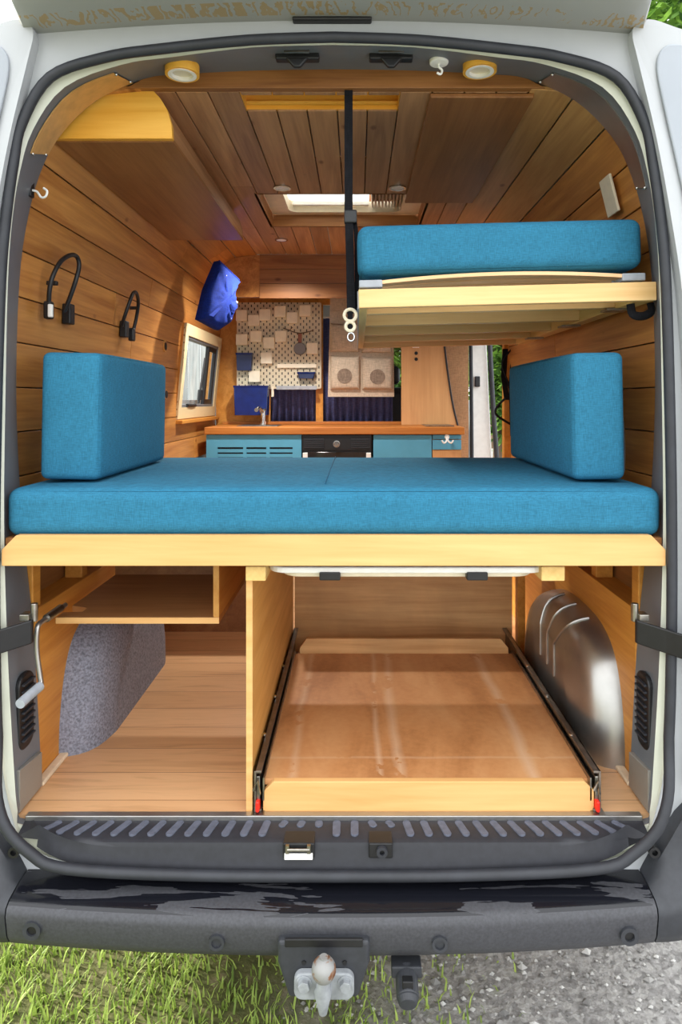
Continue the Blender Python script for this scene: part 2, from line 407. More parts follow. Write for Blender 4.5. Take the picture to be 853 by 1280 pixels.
def rrect(x0, x1, z0, z1, r, k=6):
    out = []
    for cx, cz, a in ((x1 - r, z1 - r, 0), (x0 + r, z1 - r, 90), (x0 + r, z0 + r, 180), (x1 - r, z0 + r, 270)):
        for i in range(k + 1):
            q = math.radians(a + 90 * i / k); out.append((cx + r * math.cos(q), cz + r * math.sin(q)))
    return out
def sidehx(h, s): return XC + s * h

# ------------------------------------------------------------------ profiles
INNER = [(.862, -1.025), (.872, -.6), (.878, -.3), (.88, 0), (.868, .2), (.848, .41), (.812, .60), (.762, .735), (.655, .814), (.52, .83)]
OUTER = [(.90, -1.22), (.945, -.9), (.955, -.3), (.95, 0), (.935, .2), (.905, .42), (.86, .64), (.80, .80), (.68, .92), (.45, .965), (0, .98)]
ringC = [(0, .88), (.2, .877), (.40, .868), (.508, .856), (.636, .80), (.735, .705), (.79, .60), (.828, .45), (.846, .28), (.852, 0), (.838, -.3), (.808, -.6), (.79, -.9), (.785, -1.0), (.77, -1.035), (.5, -1.035), (0, -1.035)]
ringB = [(0, .868), (.2, .862), (.40, .838), (.52, .82), (.66, .765), (.738, .66), (.771, .55), (.789, .43), (.799, .28), (.805, 0), (.808, -.3), (.80, -.6), (.785, -.88), (.775, -1.0), (.755, -1.04), (.5, -1.045), (0, -1.045)]
ringA = [(0, .871), (.2, .864), (.42, .842), (.55, .822), (.68, .775), (.748, .665), (.768, .57), (.787, .43), (.799, .28), (.808, 0), (.813, -.3), (.812, -.6), (.802, -.85), (.775, -1.0), (.725, -1.085), (.5, -1.135), (0, -1.145)]
ringS = ringA[:13] + [(.765, -.97), (.70, -1.045), (.61, -1.083), (.3, -1.098), (0, -1.10)]
ringO = [(0, .96), (.2, .955), (.42, .935), (.62, .915), (.76, .85), (.84, .72), (.875, .60), (.90, .43), (.925, .28), (.945, 0), (.95, -.3), (.95, -.6), (.945, -.85), (.93, -1.0), (.90, -1.13), (.5, -1.15), (0, -1.16)]

van = thing('camper_van', 'white high-roof camper van with open rear doors, seen from behind', 'van', (XC, 0, 0))
MB().loft([ring(ringC, .13), ring(ringB, -.02)]).build('door_frame', M['greymetal'], van, smooth=True)
MB().loft([ring(ringB, -.021), ring([(h - .004, z - .002) for h, z in ringB], -.026), ring(ringA, -.034), ring(ringA, -.045)]).build('door_flange', M['cream'], van, smooth=True)
MB().loft([ring(ringA, -.042), ring(ringO, -.05), ring([(h + .004, z) for h, z in ringO], -.04), ring([(h + .004, z) for h, z in ringO], .02)]).build('rear_body_ring', M['white'], van, smooth=True)
sl_ = ring(ringS, -.052, 5)
for p in sl_:
    t_ = min(1, max(0, (ZC - .80 - p.z) / .2)); p.y -= .062 * t_ * t_ * (3 - 2 * t_)
MB().tube(sl_, 0.0125, 10, True).build('door_seal', M['rubber'], van, smooth=True)

# body shell: sides and roof with holes for the side window, the sliding door, the cab windows and the skylight
SK = (-.436, .306, 1.065, 1.57)    # skylight opening in the ceiling x0 x1 y0 y1
shell = MB()
op = [Vector((h, dz, 0)) for h, dz in OUTER]
for s in (-1, 1):
    for a, b in zip(op[:-1], op[1:]):
        zm = (a.y + b.y) / 2
        ys = [(.02, 4.3)]
        def cut(lst, c0, c1):
            out = []
            for u, v in lst:
                if c0 > u: out.append((u, min(v, c0)))
                if c1 < v: out.append((max(u, c1), v))
            return [q for q in out if q[1] - q[0] > .001]
        if s < 0 and 0 <= zm < .42: ys = cut(ys, 1.88, 2.74)
        if s > 0 and -1 < zm < .42: ys = cut(ys, 1.97, 2.93)
        if 0 <= zm < .42: ys = cut(ys, 3.2, 4.1)
        for y0, y1 in ys:
            segs = [(a, b)]
            if b.x == 0:
                lim = .45; hx = .40
                m1 = Vector((.36, a.y + (b.y - a.y) * .3, 0))
                if s < 0:
                    shell.loft([[Vector((sidehx(p.x, s), y, ZC + p.y)) for y in (y0, min(1.05, y1), min(1.58, y1), y1)] for p in (a, m1)], False)
                    for ya, yb in ((y0, 1.05), (1.58, y1)): shell.loft([[Vector((sidehx(p.x, s), y, ZC + p.y)) for y in (ya, yb)] for p in (m1, b)], False)
                else:
                    m1 = Vector((.37, a.y + (b.y - a.y) * .3, 0))
                    shell.loft([[Vector((sidehx(p.x, s), y, ZC + p.y)) for y in (y0, y1)] for p in (a, m1)], False)
                    for ya, yb in ((y0, 1.05), (1.58, y1)): shell.loft([[Vector((sidehx(p.x, s), y, ZC + p.y)) for y in (ya, yb)] for p in (m1, b)], False)
            else:
                shell.loft([[Vector((sidehx(p.x, s), y, ZC + p.y)) for y in (y0, y1)] for p in (a, b)], False)
# cab front below and above the windscreen
shell.loft([[Vector((XC + x, 4.3, ZC + z)) for x in (-.95, .95)] for z in (-1.2, -.25)], False)
shell.loft([[Vector((XC + x, 4.3, ZC + z)) for x in (-.95, .95)] for z in (.5, .97)], False)
shell.build('body_shell', M['white'], van)
MB().loft([[Vector((XC + x, 4.36, ZC - .27)) for x in (-.92, .92)], [Vector((XC + x, 4.32, ZC + .52)) for x in (-.9, .9)]], False).build('windscreen', M['glass'], van)

# sill step with tread pattern
stp = [(.03, -1.032), (-.072, -1.037), (-.084, -1.042), (-.088, -1.055), (-.092, -1.08), (-.10, -1.10), (-.03, -1.13), (.03, -1.12)]
st = MB(); rings = []
for k in range(41):
    u = math.sin(math.pi / 2 * (-1 + 2 * k / 40))
    rings.append([Vector((XC + (.765 if y > 0 else .755 if z > -1.05 else .70) * u, y + (.022 * u ** 8 if y < -.05 and z > -1.12 else 0), ZC + z + (.045 * u ** 8 if z < -1.05 else 0))) for y, z in stp])
st.loft(rings, True, True)
st.build('sill_step', M['step'], van, smooth=True)
for k in range(33):
    tr = MB()
    x = PX(60 + k * (782 - 60) / 32, 0, -.04).x
    u = (x - XC) / .76; skew = -.02 * u if abs(u) > .1 else 0
    short = abs(x - PX(374, 0, -.05).x) < .055 or abs(x - PX(476, 0, -.05).x) < .055
    y0, y1 = (-.070 + .026 * abs(u) ** 8, -.012) if not short else (-.038, -.012)
    w = .0095
    lo = [(w * math.cos(q), -w * math.sin(q)) for q in [math.pi * i / 8 for i in range(9)]]
    pts = [(x + a + (-skew), y0 + w + b) for a, b in lo][::-1]
    pts = [(x + w * math.cos(math.pi + math.pi * i / 8) + skew * (-.5), y0 + w + w * math.sin(math.pi + math.pi * i / 8)) for i in range(9)] + [(x + w * math.cos(math.pi * i / 8) + skew * .9, y1 - w + w * math.sin(math.pi * i / 8)) for i in range(9)]
    tr.prism(pts, 'Z', ZC - 1.042, ZC - 1.0325).build('tread', M['tread'], van, bevel=.001)
for px, metal in ((374, True), (476, False)):
    c = PX(px, 1058, -.088); w = .037 if metal else .028
    r = MB().box(c.x - w, c.x + w, -.098, -.05, c.z - .022, ZC - 1.0345).build('latch_recess', M['black'], van, bevel=.003)
    if metal:
        MB().box(c.x - w + .004, c.x + w - .004, -.103, -.098, c.z - .022, c.z - .008).build('latch_plate', M['wplastic'], r, bevel=.001)
        MB().cyl((c.x - .026, -.104, c.z + .002), 'X', .004, .052, 10).box(c.x - .03, c.x - .022, -.106, -.095, c.z - .006, c.z + .012).box(c.x + .02, c.x + .028, -.106, -.095, c.z - .006, c.z + .012).build('latch_bar', M['steel'], r)
    else:
        MB().ringcyl((c.x + .003, -.106, c.z - .004), 'Y', .013, .006, .01, 16).build('latch_bush', M['rubber'], r, smooth=True)

# bumper
def bumper_sec(h, sc=1.0):
    b = .045 * (abs(h) / .8) ** 2.2
    prof = [(-.085, -1.13), (-.14, -1.134), (-.172, -1.140), (-.186, -1.150), (-.190, -1.166), (-.182, -1.215), (-.17, -1.238), (-.14, -1.25), (-.03, -1.25), (-.03, -1.13)]
    return [Vector((XC + h, y + (b if y < -.1 else 0), ZC + z)) for y, z in prof]
bp = MB().loft([bumper_sec(-.735 + 1.47 * k / 30) for k in range(31)], True, True).build('rear_bumper', M['bump'], van, smooth=True)
for s in (-1, 1):
    R = []
    for k in range(9):
        u = k / 8; h = .738 + .225 * u
        sec = bumper_sec(s * .735)
        q = []
        for i, p in enumerate(sec):
            y = p.y + .10 * u ** 2.2 * (1 if p.y < -.1 else .2); z = p.z + (.17 * min(1, u * 2.2) if i in (0, 9) else .12 * min(1, u * 1.6) if i in (1,) else .03 * u if i == 2 else .0)
            q.append(Vector((XC + s * h, y, z)))
        R.append(q)
    MB().loft(R, True, True).build('bumper_corner', M['trim'], van, smooth=True)
    c = PX(817 if s > 0 else 19, 1063, -.075)
    MB().ringcyl((c.x, -.085, c.z), 'Y', .013, .007, .03, 18).cyl((c.x, -.075, c.z), 'Y', .008, .02, 12).build('trim_plug', M['black'], van, smooth=True)
for px, py, big in ((40, 1163, 1), (271, 1178, 0), (550, 1180, 0), (787, 1170, 1)):
    h = (px - CX) * 1.515 / F - XC; yb = -.19 + .045 * (abs(h) / .8) ** 2.2
    c = PX(px, py, yb)
    q = MB().ringcyl((c.x, yb - .004, c.z), 'Y', .017 if not big else .02, .011, .02, 28).build('parking_sensor', M['trim'], van, smooth=True)
    MB().cyl((c.x, yb + .001, c.z), 'Y', .0108, .015, 24).build('sensor_disc', M['trim'] if not big else M['black'], q, smooth=True)

# tow hitch
pc = [PX(x, y, -.195) for x, y in ((348, 1172), (462, 1172), (462, 1200), (448, 1243), (362, 1243), (348, 1200))]
th = MB().prism([(p.x, p.z) for p in pc], 'Y', -.205, -.15).build('hitch_cover', M['trim'], van, bevel=.008, seg=3)
c = PX(405, 1181, -.207); MB().box(c.x - .085, c.x + .085, -.2075, -.20, c.z - .006, c.z + .012).build('cover_slot', M['black'], th, bevel=.002)
for px in (380, 431):
    p = PX(px, 1204, -.207); MB().cyl((p.x, -.2075, p.z), 'Y', .005, .004, 14).build('cover_hole', M['black'], th)
a = PX(368, 1247, -.215); b = PX(443, 1214, -.215)
hb = MB().prism(rrect(a.x, b.x, a.z, b.z, .018), 'Y', -.222, -.205).build('hitch_flange', M['galv'], th, bevel=.003)
for px in (380, 432):
    p = PX(px, 1233, -.23); MB().cyl((p.x, -.236, p.z), 'Y', .013, .016, 6).cyl((p.x, -.225, p.z), 'Y', .017, .005, 20).build('flange_bolt', M['galv'], hb, bevel=.001)
p = PX(405, 1212, -.245); q = PX(404, 1266, -.24)
MB().sphere(p, .026, 24, 16).cyl((p.x, p.y, p.z + .02), 'Z', .009, .008, 16).build('tow_ball', M['rust'], th, smooth=True)
MB().tube([p - Vector((0, 0, .02)), PX(405, 1234, -.245), PX(404, 1240, -.243), q], [.013, .015, .019, .009], 16).tube([PX(405, 1236, -.243), PX(405, 1232, -.21)], .017, 14).build('ball_neck', M['galv'], th, smooth=True)
p = PX(508, 1222, -.15)
sk = MB().cyl((p.x, -.20, p.z - .004), (0, 1, .35), .025, .06, 24).cyl((p.x, -.212, p.z - .008), (0, 1, .35), .019, .014, 24, .024).box(p.x - .034, p.x + .034, -.165, -.13, p.z + .01, p.z + .036).build('tow_socket', M['trim'], van, bevel=.003)
MB().box(p.x - .012, p.x + .012, -.203, -.185, p.z + .012, p.z + .035).build('socket_hinge', M['black'], sk, bevel=.002)

# roof visor above the doors
R = []
for k in range(61):
    u = -1 + 2 * k / 60; h = .735 * u
    e = max(0, abs(u) - .90) / .10
    z = ZC + .920 - .036 * u * u
    yn = -.245 + .03 * abs(u) ** 3 + .12 * (1 - math.sqrt(max(0, 1 - e * e)))
    yf = -.035 - .03 * (1 - math.sqrt(max(0, 1 - e * e)))
    R.append([Vector((XC + h, yf, z)), Vector((XC + h, yf - .008, z - .006)), Vector((XC + h, yn + .03, z - .004)), Vector((XC + h, yn + .006, z + .004)), Vector((XC + h, yn, z + .018)), Vector((XC + h, yn + .02, z + .04)), Vector((XC + h, yf, z + .06))])
vz = MB().loft(R, True, True).build('roof_visor', M['visor'], van, smooth=True)
c = PX(415, 20, -.08); MB().box(c.x - .095, c.x + .095, -.065, -.04, ZC + .906, ZC + .922).build('brake_light', M['black'], van, bevel=.004)

# door latch brackets on the header
for px in (372, 489):
    p = PX(px, 70, .03)
    k = MB().box(p.x - .055, p.x + .055, .02, .045, p.z - .012, p.z + .018)
    k.prism([(p.x - .03, p.z - .008), (p.x + .03, p.z - .008), (p.x + .008, p.z - .033), (p.x - .008, p.z - .033)], 'Y', .018, .03)
    k = k.build('header_latch', M['black'], van, bevel=.004)
    MB().tube([(p.x - .03, .012, p.z + .02), (p.x - .03, .006, p.z - .002), (p.x + .03, .006, p.z - .002), (p.x + .03, .012, p.z + .02)], .004, 8).build('latch_loop', M['darksteel'], k, smooth=True)
# corner reinforcement plates on the header
rc, rb = ring(ringC, .13), ring(ringB, -.02); n = len(rc)
for s, mat, i0, i1 in ((1, 'alu', 13, 26), (-1, 'ply_tan', 13, 23)):
    idx = range(i0, i1) if s > 0 else [n - i for i in range(i0, i1)]
    inner = Vector((XC, 0, ZC + .2)); A = []; B = []
    for i in idx:
        c_, b_ = rc[i], rb[i]
        p0, p1 = c_.lerp(b_, .06), c_.lerp(b_, .78)
        nv = (inner - p0); nv.y = 0; nv.normalize()
        A.append([p0 + nv * .004, p1 + nv * .004]); B.append([p0 + nv * .001, p1 + nv * .001])
    pl = MB().loft([[a[0] for a in A], [a[1] for a in A]], False).loft([[a[0] for a in A], [b[0] for b in B]], False).loft([[a[1] for a in A], [b[1] for b in B]], False)
    q = pl.build('corner_plate', M['alu'] if s > 0 else plain('metal_plate_painted_reflection', (206, 160, 98), .4, .2), van, smooth=True)  # left plate is metal; its tan is a yellow reflection painted into the colour
    q['label'] = 'grey metal corner plate' if s > 0 else 'metal corner plate with yellow reflection painted into its colour'
    for i in (0, -1):
        for t in (.15, .9):
            p = A[i][0].lerp(A[i][1], t); MB().sphere(p, .0045, 8, 6).build('rivet', M['chrome'], q, smooth=True)

# pillar air vents
for s, px, py in ((-1, 28, 879), (1, 808, 883)):
    a = .05; hh = .095
    yv = .045
    x = XC + s * .786
    v = MB().prism(rrect(yv - .034, yv + .044, ZC - .79 - hh, ZC - .79 + hh, .03), 'X', x - s * .002, x + s * .012).build('air_vent', M['black'], van, bevel=.004)
    for k in range(9):
        z = ZC - .79 - .07 + k * .0175
        MB().prism([(yv - .024, z), (yv + .036, z), (yv + .036, z + .005), (yv - .024, z + .005)], 'X', x - s * .009, x - s * .001).build('vent_slat', M['rubber'], v, bevel=.001)
    MB().prism([(-.005, ZC - 1.02), (.115, ZC - 1.02), (.115, ZC - .93), (-.005, ZC - .915)], 'X', XC + s * .776, XC + s * .80).build('pillar_cover', M['taupe_metal'], van, bevel=.002)

# rear doors, opened out to the sides
for s in (-1, 1):
    hx = XC + s * .90
    prof = crom([Vector((h, z, 0)) for h, z in ((.845, -.93), (.846, -.85), (.845, -.4), (.842, 0), (.826, .25), (.80, .43), (.765, .62), (.722, .80), (.708, .865), (.722, .893), (.76, .898), (.84, .872), (1.0, .84), (1.3, .82), (1.55, .80), (1.60, .74), (1.60, -.98), (1.54, -1.05), (1.02, -1.05), (.95, -.96), (.90, -.93))], 4)
    def DP(p, t, k=0.0): return Vector((XC + s * p.x, -.066 + .10 * max(0, p.x - .85) + t, ZC + p.y))
    dm = MB().loft([[DP(p, -.012) for p in prof], [DP(p, .03) for p in prof]], True, True).build('rear_door', M['white'], van, bevel=.006, seg=3)
    rec = crom([Vector((h, z, 0)) for h, z in ((.885, -.2), (.885, .1), (.86, .32), (.825, .5), (.785, .68), (.765, .78), (.775, .825), (.81, .84), (.90, .82), (1.1, .79), (1.45, .77), (1.5, .70), (1.5, -.15), (1.45, -.2))], 4)
    MB().loft([[DP(p, -.0165) for p in rec], [DP(p, -.008) for p in rec]], True, True).build('door_inner_panel', M['doorgrey'], dm, bevel=.004)
    rec2 = crom([Vector((h, z, 0)) for h, z in ((.92, -.80), (.90, -.5), (.90, -.32), (.95, -.28), (1.46, -.28), (1.5, -.33), (1.5, -.86), (1.46, -.92), (1.05, -.92))], 4)
    MB().loft([[DP(p, -.0165) for p in rec2], [DP(p, -.008) for p in rec2]], True, True).build('door_trim_panel', M['taupe_metal'], dm, bevel=.004)
    hnd = [DP(Vector((1.42, z, 0)), -.02) for z in (-.36, -.37, -.50, -.51)]; hnd[1].y -= .035; hnd[2].y -= .035
    MB().tube(crom(hnd, 3), .011, 8).build('pull_handle', M['black'], dm, smooth=True)
    # check strap from the pillar to the door
    p0 = PX(40 if s < 0 else 796, 790, -.02); p0.x += -s * .0
    strap = MB().loft([[Vector((p.x, p.y, p.z + .029)), Vector((p.x, p.y + .012, p.z + .029)), Vector((p.x, p.y + .012, p.z - .029)), Vector((p.x, p.y, p.z - .029))] for p in
                       (p0, Vector((p0.x + s * .05, -.07, p0.z - .006)), Vector((p0.x + s * .11, -.14, p0.z - .012)), Vector((p0.x + s * .19, -.17, p0.z - .018)), Vector((p0.x + s * .27, -.13, p0.z - .02)), Vector((p0.x + s * .30, -.085, p0.z - .02)))], True, True).build('check_strap', M['black'], dm, bevel=.005)
    MB().box(p0.x - .012 + s * .02, p0.x + .012 + s * .02, -.02, .012, p0.z + .025, p0.z + .042).cyl((p0.x + s * .004, .0, p0.z + .02), 'Z', .009, .045, 12).build('strap_pivot', M['steel'], strap, bevel=.002)

# ------------------------------------------------------------------ the room
fl = MB().box(XC - .90, XC + .90, 0.0, 4.28, FZ - .03, FZ).build('floor', M['vinyl'], kind='structure')
MB().box(XC - .76, XC + .76, -.012, .008, FZ - .022, FZ + .003).build('trim_1', M['alu'], kind='structure', bevel=.002)

def planks(mb, pts, ranges, thick=.012, gap=.0035, brk=True):
    """pts: successive plank edges (x, z); ranges(i): list of Y ranges"""
    for i in range(len(pts) - 1):
        a, b = Vector(pts[i]), Vector(pts[i + 1]); t = (b - a).normalized(); nrm = Vector((-t.y, t.x))
        c = Vector((XC, ZC)) - (a + b) / 2
        if nrm.dot(c) > 0: nrm = -nrm
        a2, b2 = a + t * gap / 2, b - t * gap / 2
        for y0, y1 in ranges(i, (a + b) / 2):
            ys = [y0]
            if brk:
                y = y0 + random.uniform(.5, 1.6)
                while y < y1 - .3: ys.append(y); y += random.uniform(1.1, 2.0)
            ys.append(y1)
            for u, v in zip(ys[:-1], ys[1:]):
                mb.prism([tuple(a2), tuple(b2), tuple(b2 + nrm * thick), tuple(a2 + nrm * thick)], 'Y', u + .0008, v - .0008)
def arc(prof, step, s, start):
    P = crom([Vector((h, dz, 0)) for h, dz in prof], 8); L = [0]
    for p, q in zip(P[:-1], P[1:]): L.append(L[-1] + (q - p).length)
    n = round((L[-1] - start) / step); out = []
    for k in range(n + 1):
        t = start + (L[-1] - start) * k / n
        for i in range(len(L) - 1):
            if L[i] <= t <= L[i + 1] + 1e-9:
                p = P[i].lerp(P[i + 1], (t - L[i]) / (L[i + 1] - L[i])); break
        out.append((XC + s * p.x, ZC + p.y))
    return out
Y0, Y1 = .13, 2.82
WIN = (1.86, 2.74, -.085, .385)
wl = MB()
def rl(i, m):
    dz = m.y - ZC
    return [(Y0, WIN[0]), (WIN[1], Y1)] if WIN[2] < dz < WIN[3] else [(Y0, Y1)]
planks(wl, arc(INNER, .118, -1, .69), rl)
wl.build('wall_left', M['plank'], kind='structure', bevel=.0012, seg=1)
wr = MB()
def rr_(i, m):
    dz = m.y - ZC
    return [(Y0, 1.95)] if dz < .45 else [(Y0, Y1)]
pr = arc(INNER, .118, 1, .69)
planks(wr, pr[:-2], rr_)
wr.build('wall_right', M['plank'], kind='structure', bevel=.0012, seg=1)
wr2 = MB(); planks(wr2, pr[-3:], lambda i, m: [(Y0, Y1)], brk=False)
wr2.build('wall_right_cove', M['ceil_light'], kind='structure', bevel=.0012, seg=1)
# ceiling planks
ce = MB(); xe = [XC - .52 + 1.04 * k / 12 for k in range(13)]
REC = (-.33, .075, .17, .27)
def rcg(i, m):
    out = [(Y0 + .02, 2.2)]
    for hole in (SK, REC):
        if hole[0] - .0 < m.x < hole[1] + .0:
            o2 = []
            for u, v in out:
                if hole[2] > u and hole[3] < v: o2 += [(u, hole[2]), (hole[3], v)]
                else: o2.append((u, v))
            out = o2
    return out
planks(ce, [(x, ZC + .83) for x in xe], rcg)
ce.build('ceiling', M['ceil_plank'], kind='structure', bevel=.0012, seg=1)
hx0, hx1 = [x for x in xe if x < SK[0]][-1], [x for x in xe if x > SK[1]][0]
def snap(lo, hi):
    ins = [(a, b) for a, b in zip(xe[:-1], xe[1:]) if lo < (a + b) / 2 < hi]
    return ins[0][0], ins[-1][1]
# header beam, wood
MB().prism([(XC - .56, ZC + .83), (XC + .56, ZC + .83), (XC + .50, ZC + .862), (XC + .2, ZC + .884), (XC - .2, ZC + .884), (XC - .50, ZC + .862)], 'Y', .125, .15).build('trim_2', M['plank_x'], kind='structure', bevel=.002)
# rear ceiling recess
x0, x1 = snap(REC[0], REC[1])
MB().box(x0 - .012, x0, REC[2] - .01, REC[3] + .012, ZC + .835, ZC + .90).box(x1, x1 + .012, REC[2] - .01, REC[3] + .012, ZC + .835, ZC + .90).box(x0, x1, REC[3], REC[3] + .012, ZC + .835, ZC + .90).box(x0 - .01, x1 + .01, REC[2] - .01, REC[3] + .01, ZC + .90, ZC + .91).box(x0, x1, REC[3] - .014, REC[3], ZC + .845, ZC + .853).build('trim_3', M['ply_yellow'], kind='structure')
# skylight
x0, x1 = snap(SK[0], SK[1])
wn = thing('window_2', 'roof skylight with white blind', 'window', ((x0 + x1) / 2, 1.32, ZC + .83)); del wn['label'], wn['category']; wn['kind'] = 'structure'
MB().box(x0 - .012, x0, SK[2] - .01, SK[3] + .012, ZC + .83, ZC + .985).box(x1, x1 + .012, SK[2] - .01, SK[3] + .012, ZC + .83, ZC + .985).box(x0, x1, SK[3], SK[3] + .012, ZC + .83, ZC + .985).box(x0, x1, SK[2] - .012, SK[2], ZC + .83, ZC + .985).box(x0 - .08, x0 - .001, SK[2] - .06, SK[3] + .06, ZC + .955, ZC + .96).box(x1 + .001, x1 + .08, SK[2] - .06, SK[3] + .06, ZC + .955, ZC + .96).box(x0 - .01, x1 + .01, SK[2] - .06, SK[2] - .001, ZC + .955, ZC + .96).box(x0 - .01, x1 + .01, SK[3] + .001, SK[3] + .06, ZC + .955, ZC + .96).build('window_lining', M['plank_x'], wn)  # flat unseen collar around the lining is added to block light leaks
# cream inner frame with rounded hole
hole = rrect(x0 + .085, x1 - .085, SK[2] + .05, SK[3] - .045, .05, 5)
def onrect(p):
    cx, cy = (x0 + x1) / 2, (SK[2] + SK[3]) / 2; hw, hh = (x1 - x0) / 2 - .001, (SK[3] - SK[2]) / 2 - .001
    dx, dy = (p[0] - cx) / ((x1 - x0) / 2 - .085), (p[1] - cy) / ((SK[3] - SK[2]) / 2 - .045)
    k = max(abs(dx), abs(dy)); return (cx + dx / k * hw, cy + dy / k * hh)
fr = MB(); zf = ZC + .885
fr.loft([[Vector((*onrect(p), zf)) for p in hole], [Vector((p[0], p[1], zf)) for p in hole], [Vector((p[0], p[1], zf + .05)) for p in hole]], True)
fr.build('window_frame', M['offwhite'], wn, smooth=False)
xm = PX(462, 0, 1.4).x
MB().box(x0 + .06, xm, SK[2] + .03, SK[3] - .03, zf + .05, zf + .054).build('blind', M['blind'], wn)
MB().box(x0 + .1, xm, SK[3] - .075, SK[3] - .055, zf + .025, zf + .04).build('blind_rail', M['wplastic'], wn, bevel=.003)
pts = [Vector((xm + .004 * k, 0, zf + .05 - (.03 if k % 4 in (1, 2) else 0))) for k in range(int((x1 - .07 - xm) / .004))]
MB().loft([[Vector((p.x, SK[2] + .05, p.z)) for p in pts], [Vector((p.x + .01, SK[3] - .05, p.z)) for p in pts]], False).build('pleated_shade', M['linen'], wn)
MB().loft([[Vector((x, y, ZC + 1.0)) for x in (x0 - .03, x1 + .03)] for y in (SK[2] - .03, SK[3] + .03)], False).build('pane', translucent('milky_acrylic', (245, 246, 248), .9), wn)

# bulkhead towards the cab: overhead panel, wood panel at the left, posts
hb = MB()
for k in range(3): hb.box(XC - .50, XC + .62, 2.2, 2.215, ZC + .58 + .0835 * k + .001, ZC + .58 + .0835 * (k + 1) - .001)
hb.build('wall_front_overhead', M['plank_x'], kind='structure')
ip = [(h, z) for h, z in INNER if z > .55]
for s_, h0, nm in ((-1, .44, 'left'), (1, .67, 'right')):
    MB().prism([(sidehx(h0, s_), ZC + .59)] + [(sidehx(h, s_), ZC + z) for h, z in [(.81, .59)] + ip if h > h0 or z < .6] + [(sidehx(h0, s_), ZC + .83)], 'Y', 2.217, 2.232).build('wall_front_cove_' + nm, M['plank'], kind='structure')
def bx(mb, xa, xb, ya, yb, Y, th=.02):
    a, b = PX(xa, yb, Y), PX(xb, ya, Y); return mb.box(a.x, b.x, Y, Y + th, a.z, b.z)
YB = 2.80
wf = MB(); bx(wf, 270, 338, 372, 533, YB); bx(wf, 395, 404, 372, 533, YB - .002, .03); bx(wf, 270, 505, 372, 381, YB - .004, .03); bx(wf, 270, 580, 533, 680, YB); 
wf.build('wall_front', M['frame_wood'], kind='structure', bevel=.002)
MB().box(XC + .615, XC + .655, 2.74, 2.80, FZ, ZC + .42).build('trim_4', plain('taupe_post', (112, 98, 88), .6), kind='structure', bevel=.003)
# B pillar at the sliding door, white, with dark seal
a, b = PX(592, 300, 2.86), PX(610, 700, 2.86)
MB().prism([(a.x, ZC - 1.02), (b.x + .06, ZC - 1.02), (b.x + .02, ZC - .2), (b.x - .01, ZC + .45), (a.x - .02, ZC + .45)], 'Y', 2.86, 2.94).build('b_pillar', M['wplastic'], van, bevel=.01)
MB().tube(crom([Vector((b.x + .095, 2.83, ZC - 1.0)), Vector((b.x + .052, 2.83, ZC - .35)), Vector((b.x + .03, 2.83, ZC - .05)), Vector((b.x + .005, 2.83, ZC + .42))], 5), .016, 8).build('sliding_door_seal', M['rubber'], van, smooth=True)
MB().tube([(a.x - .005, 2.845, ZC - 1.0), (a.x - .02, 2.845, ZC + .42)], .012, 8).build('pillar_edge_trim', M['rubber'], van, smooth=True)
p = PX(597, 477, 2.85); MB().box(p.x - .016, p.x + .016, 2.835, 2.86, p.z - .035, p.z + .035).build('door_striker', M['black'], van, bevel=.004)
MB().box(XC + .84, XC + .90, 1.95, 2.0, FZ, ZC + .45).build('trim_5', M['frame_wood'], kind='structure', bevel=.004)

# side window in the left wall
wsl = lambda dz: -.878 + (.06 * max(0, dz) ** 1.0 if dz > 0 else 0)
w1 = thing('window_1', '', 'w', (XC - .88, 2.3, ZC - .09)); del w1['label'], w1['category']; w1['kind'] = 'structure'
def WP(y, dz, off=0): # point on the leaning wall plane
    h = .884 - .098 * (dz + .09); return Vector((XC - h + off, y, ZC + dz))
def wring(mb, y0, y1, z0, z1, w, off, th, wb=None):
    def loop(a, b, c, d, o): return [WP(a, c, o), WP(b, c, o), WP(b, d, o), WP(a, d, o)]
    wb = w if wb is None else wb
    mb.loft([loop(y0, y1, z0, z1, off), loop(y0, y1, z0, z1, off + th), loop(y0 + w, y1 - w, z0 + wb, z1 - w, off + th), loop(y0 + w, y1 - w, z0 + wb, z1 - w, off), loop(y0, y1, z0, z1, off)], True)
    return mb
wring(MB(), 1.84, 2.76, -.10, .40, .06, 0.0, .012).build('window_frame', M['wintrim'], w1)
wring(MB(), 1.89, 2.71, -.045, .345, .02, -.03, .035).build('window_gasket', M['greymetal'], w1, bevel=.003)
wring(MB(), 2.47, 2.70, -.03, .335, .035, -.022, .02).build('window_sash', M['black'], w1, bevel=.004)
MB().loft([[WP(1.9, -.03, -.035), WP(2.7, -.03, -.035)], [WP(1.9, .33, -.035), WP(2.7, .33, -.035)]], False).build('pane', M['glass'], w1)
MB().tube([WP(2.32, -.02, .0), WP(2.38, .25, .0)], .007, 8).tube([WP(2.33, 0, .003), WP(2.33, .06, .003)], .016, 10).build('window_stay', M['black'], w1, smooth=True)
MB().tube([WP(2.02, -.03, .01), WP(2.12, -.032, .012), WP(2.2, -.03, .01)], .010, 8).build('window_latch', M['black'], w1, smooth=True)
wring(MB(), 1.845, 2.755, -.10, .40, .006, -.085, .085).build('window_reveal', M['frame_wood'], w1)
MB().box(XC - .90, XC - .845, 1.83, 2.78, ZC - .125, ZC - .105).build('window_sill', M['frame_wood'], w1, bevel=.003)

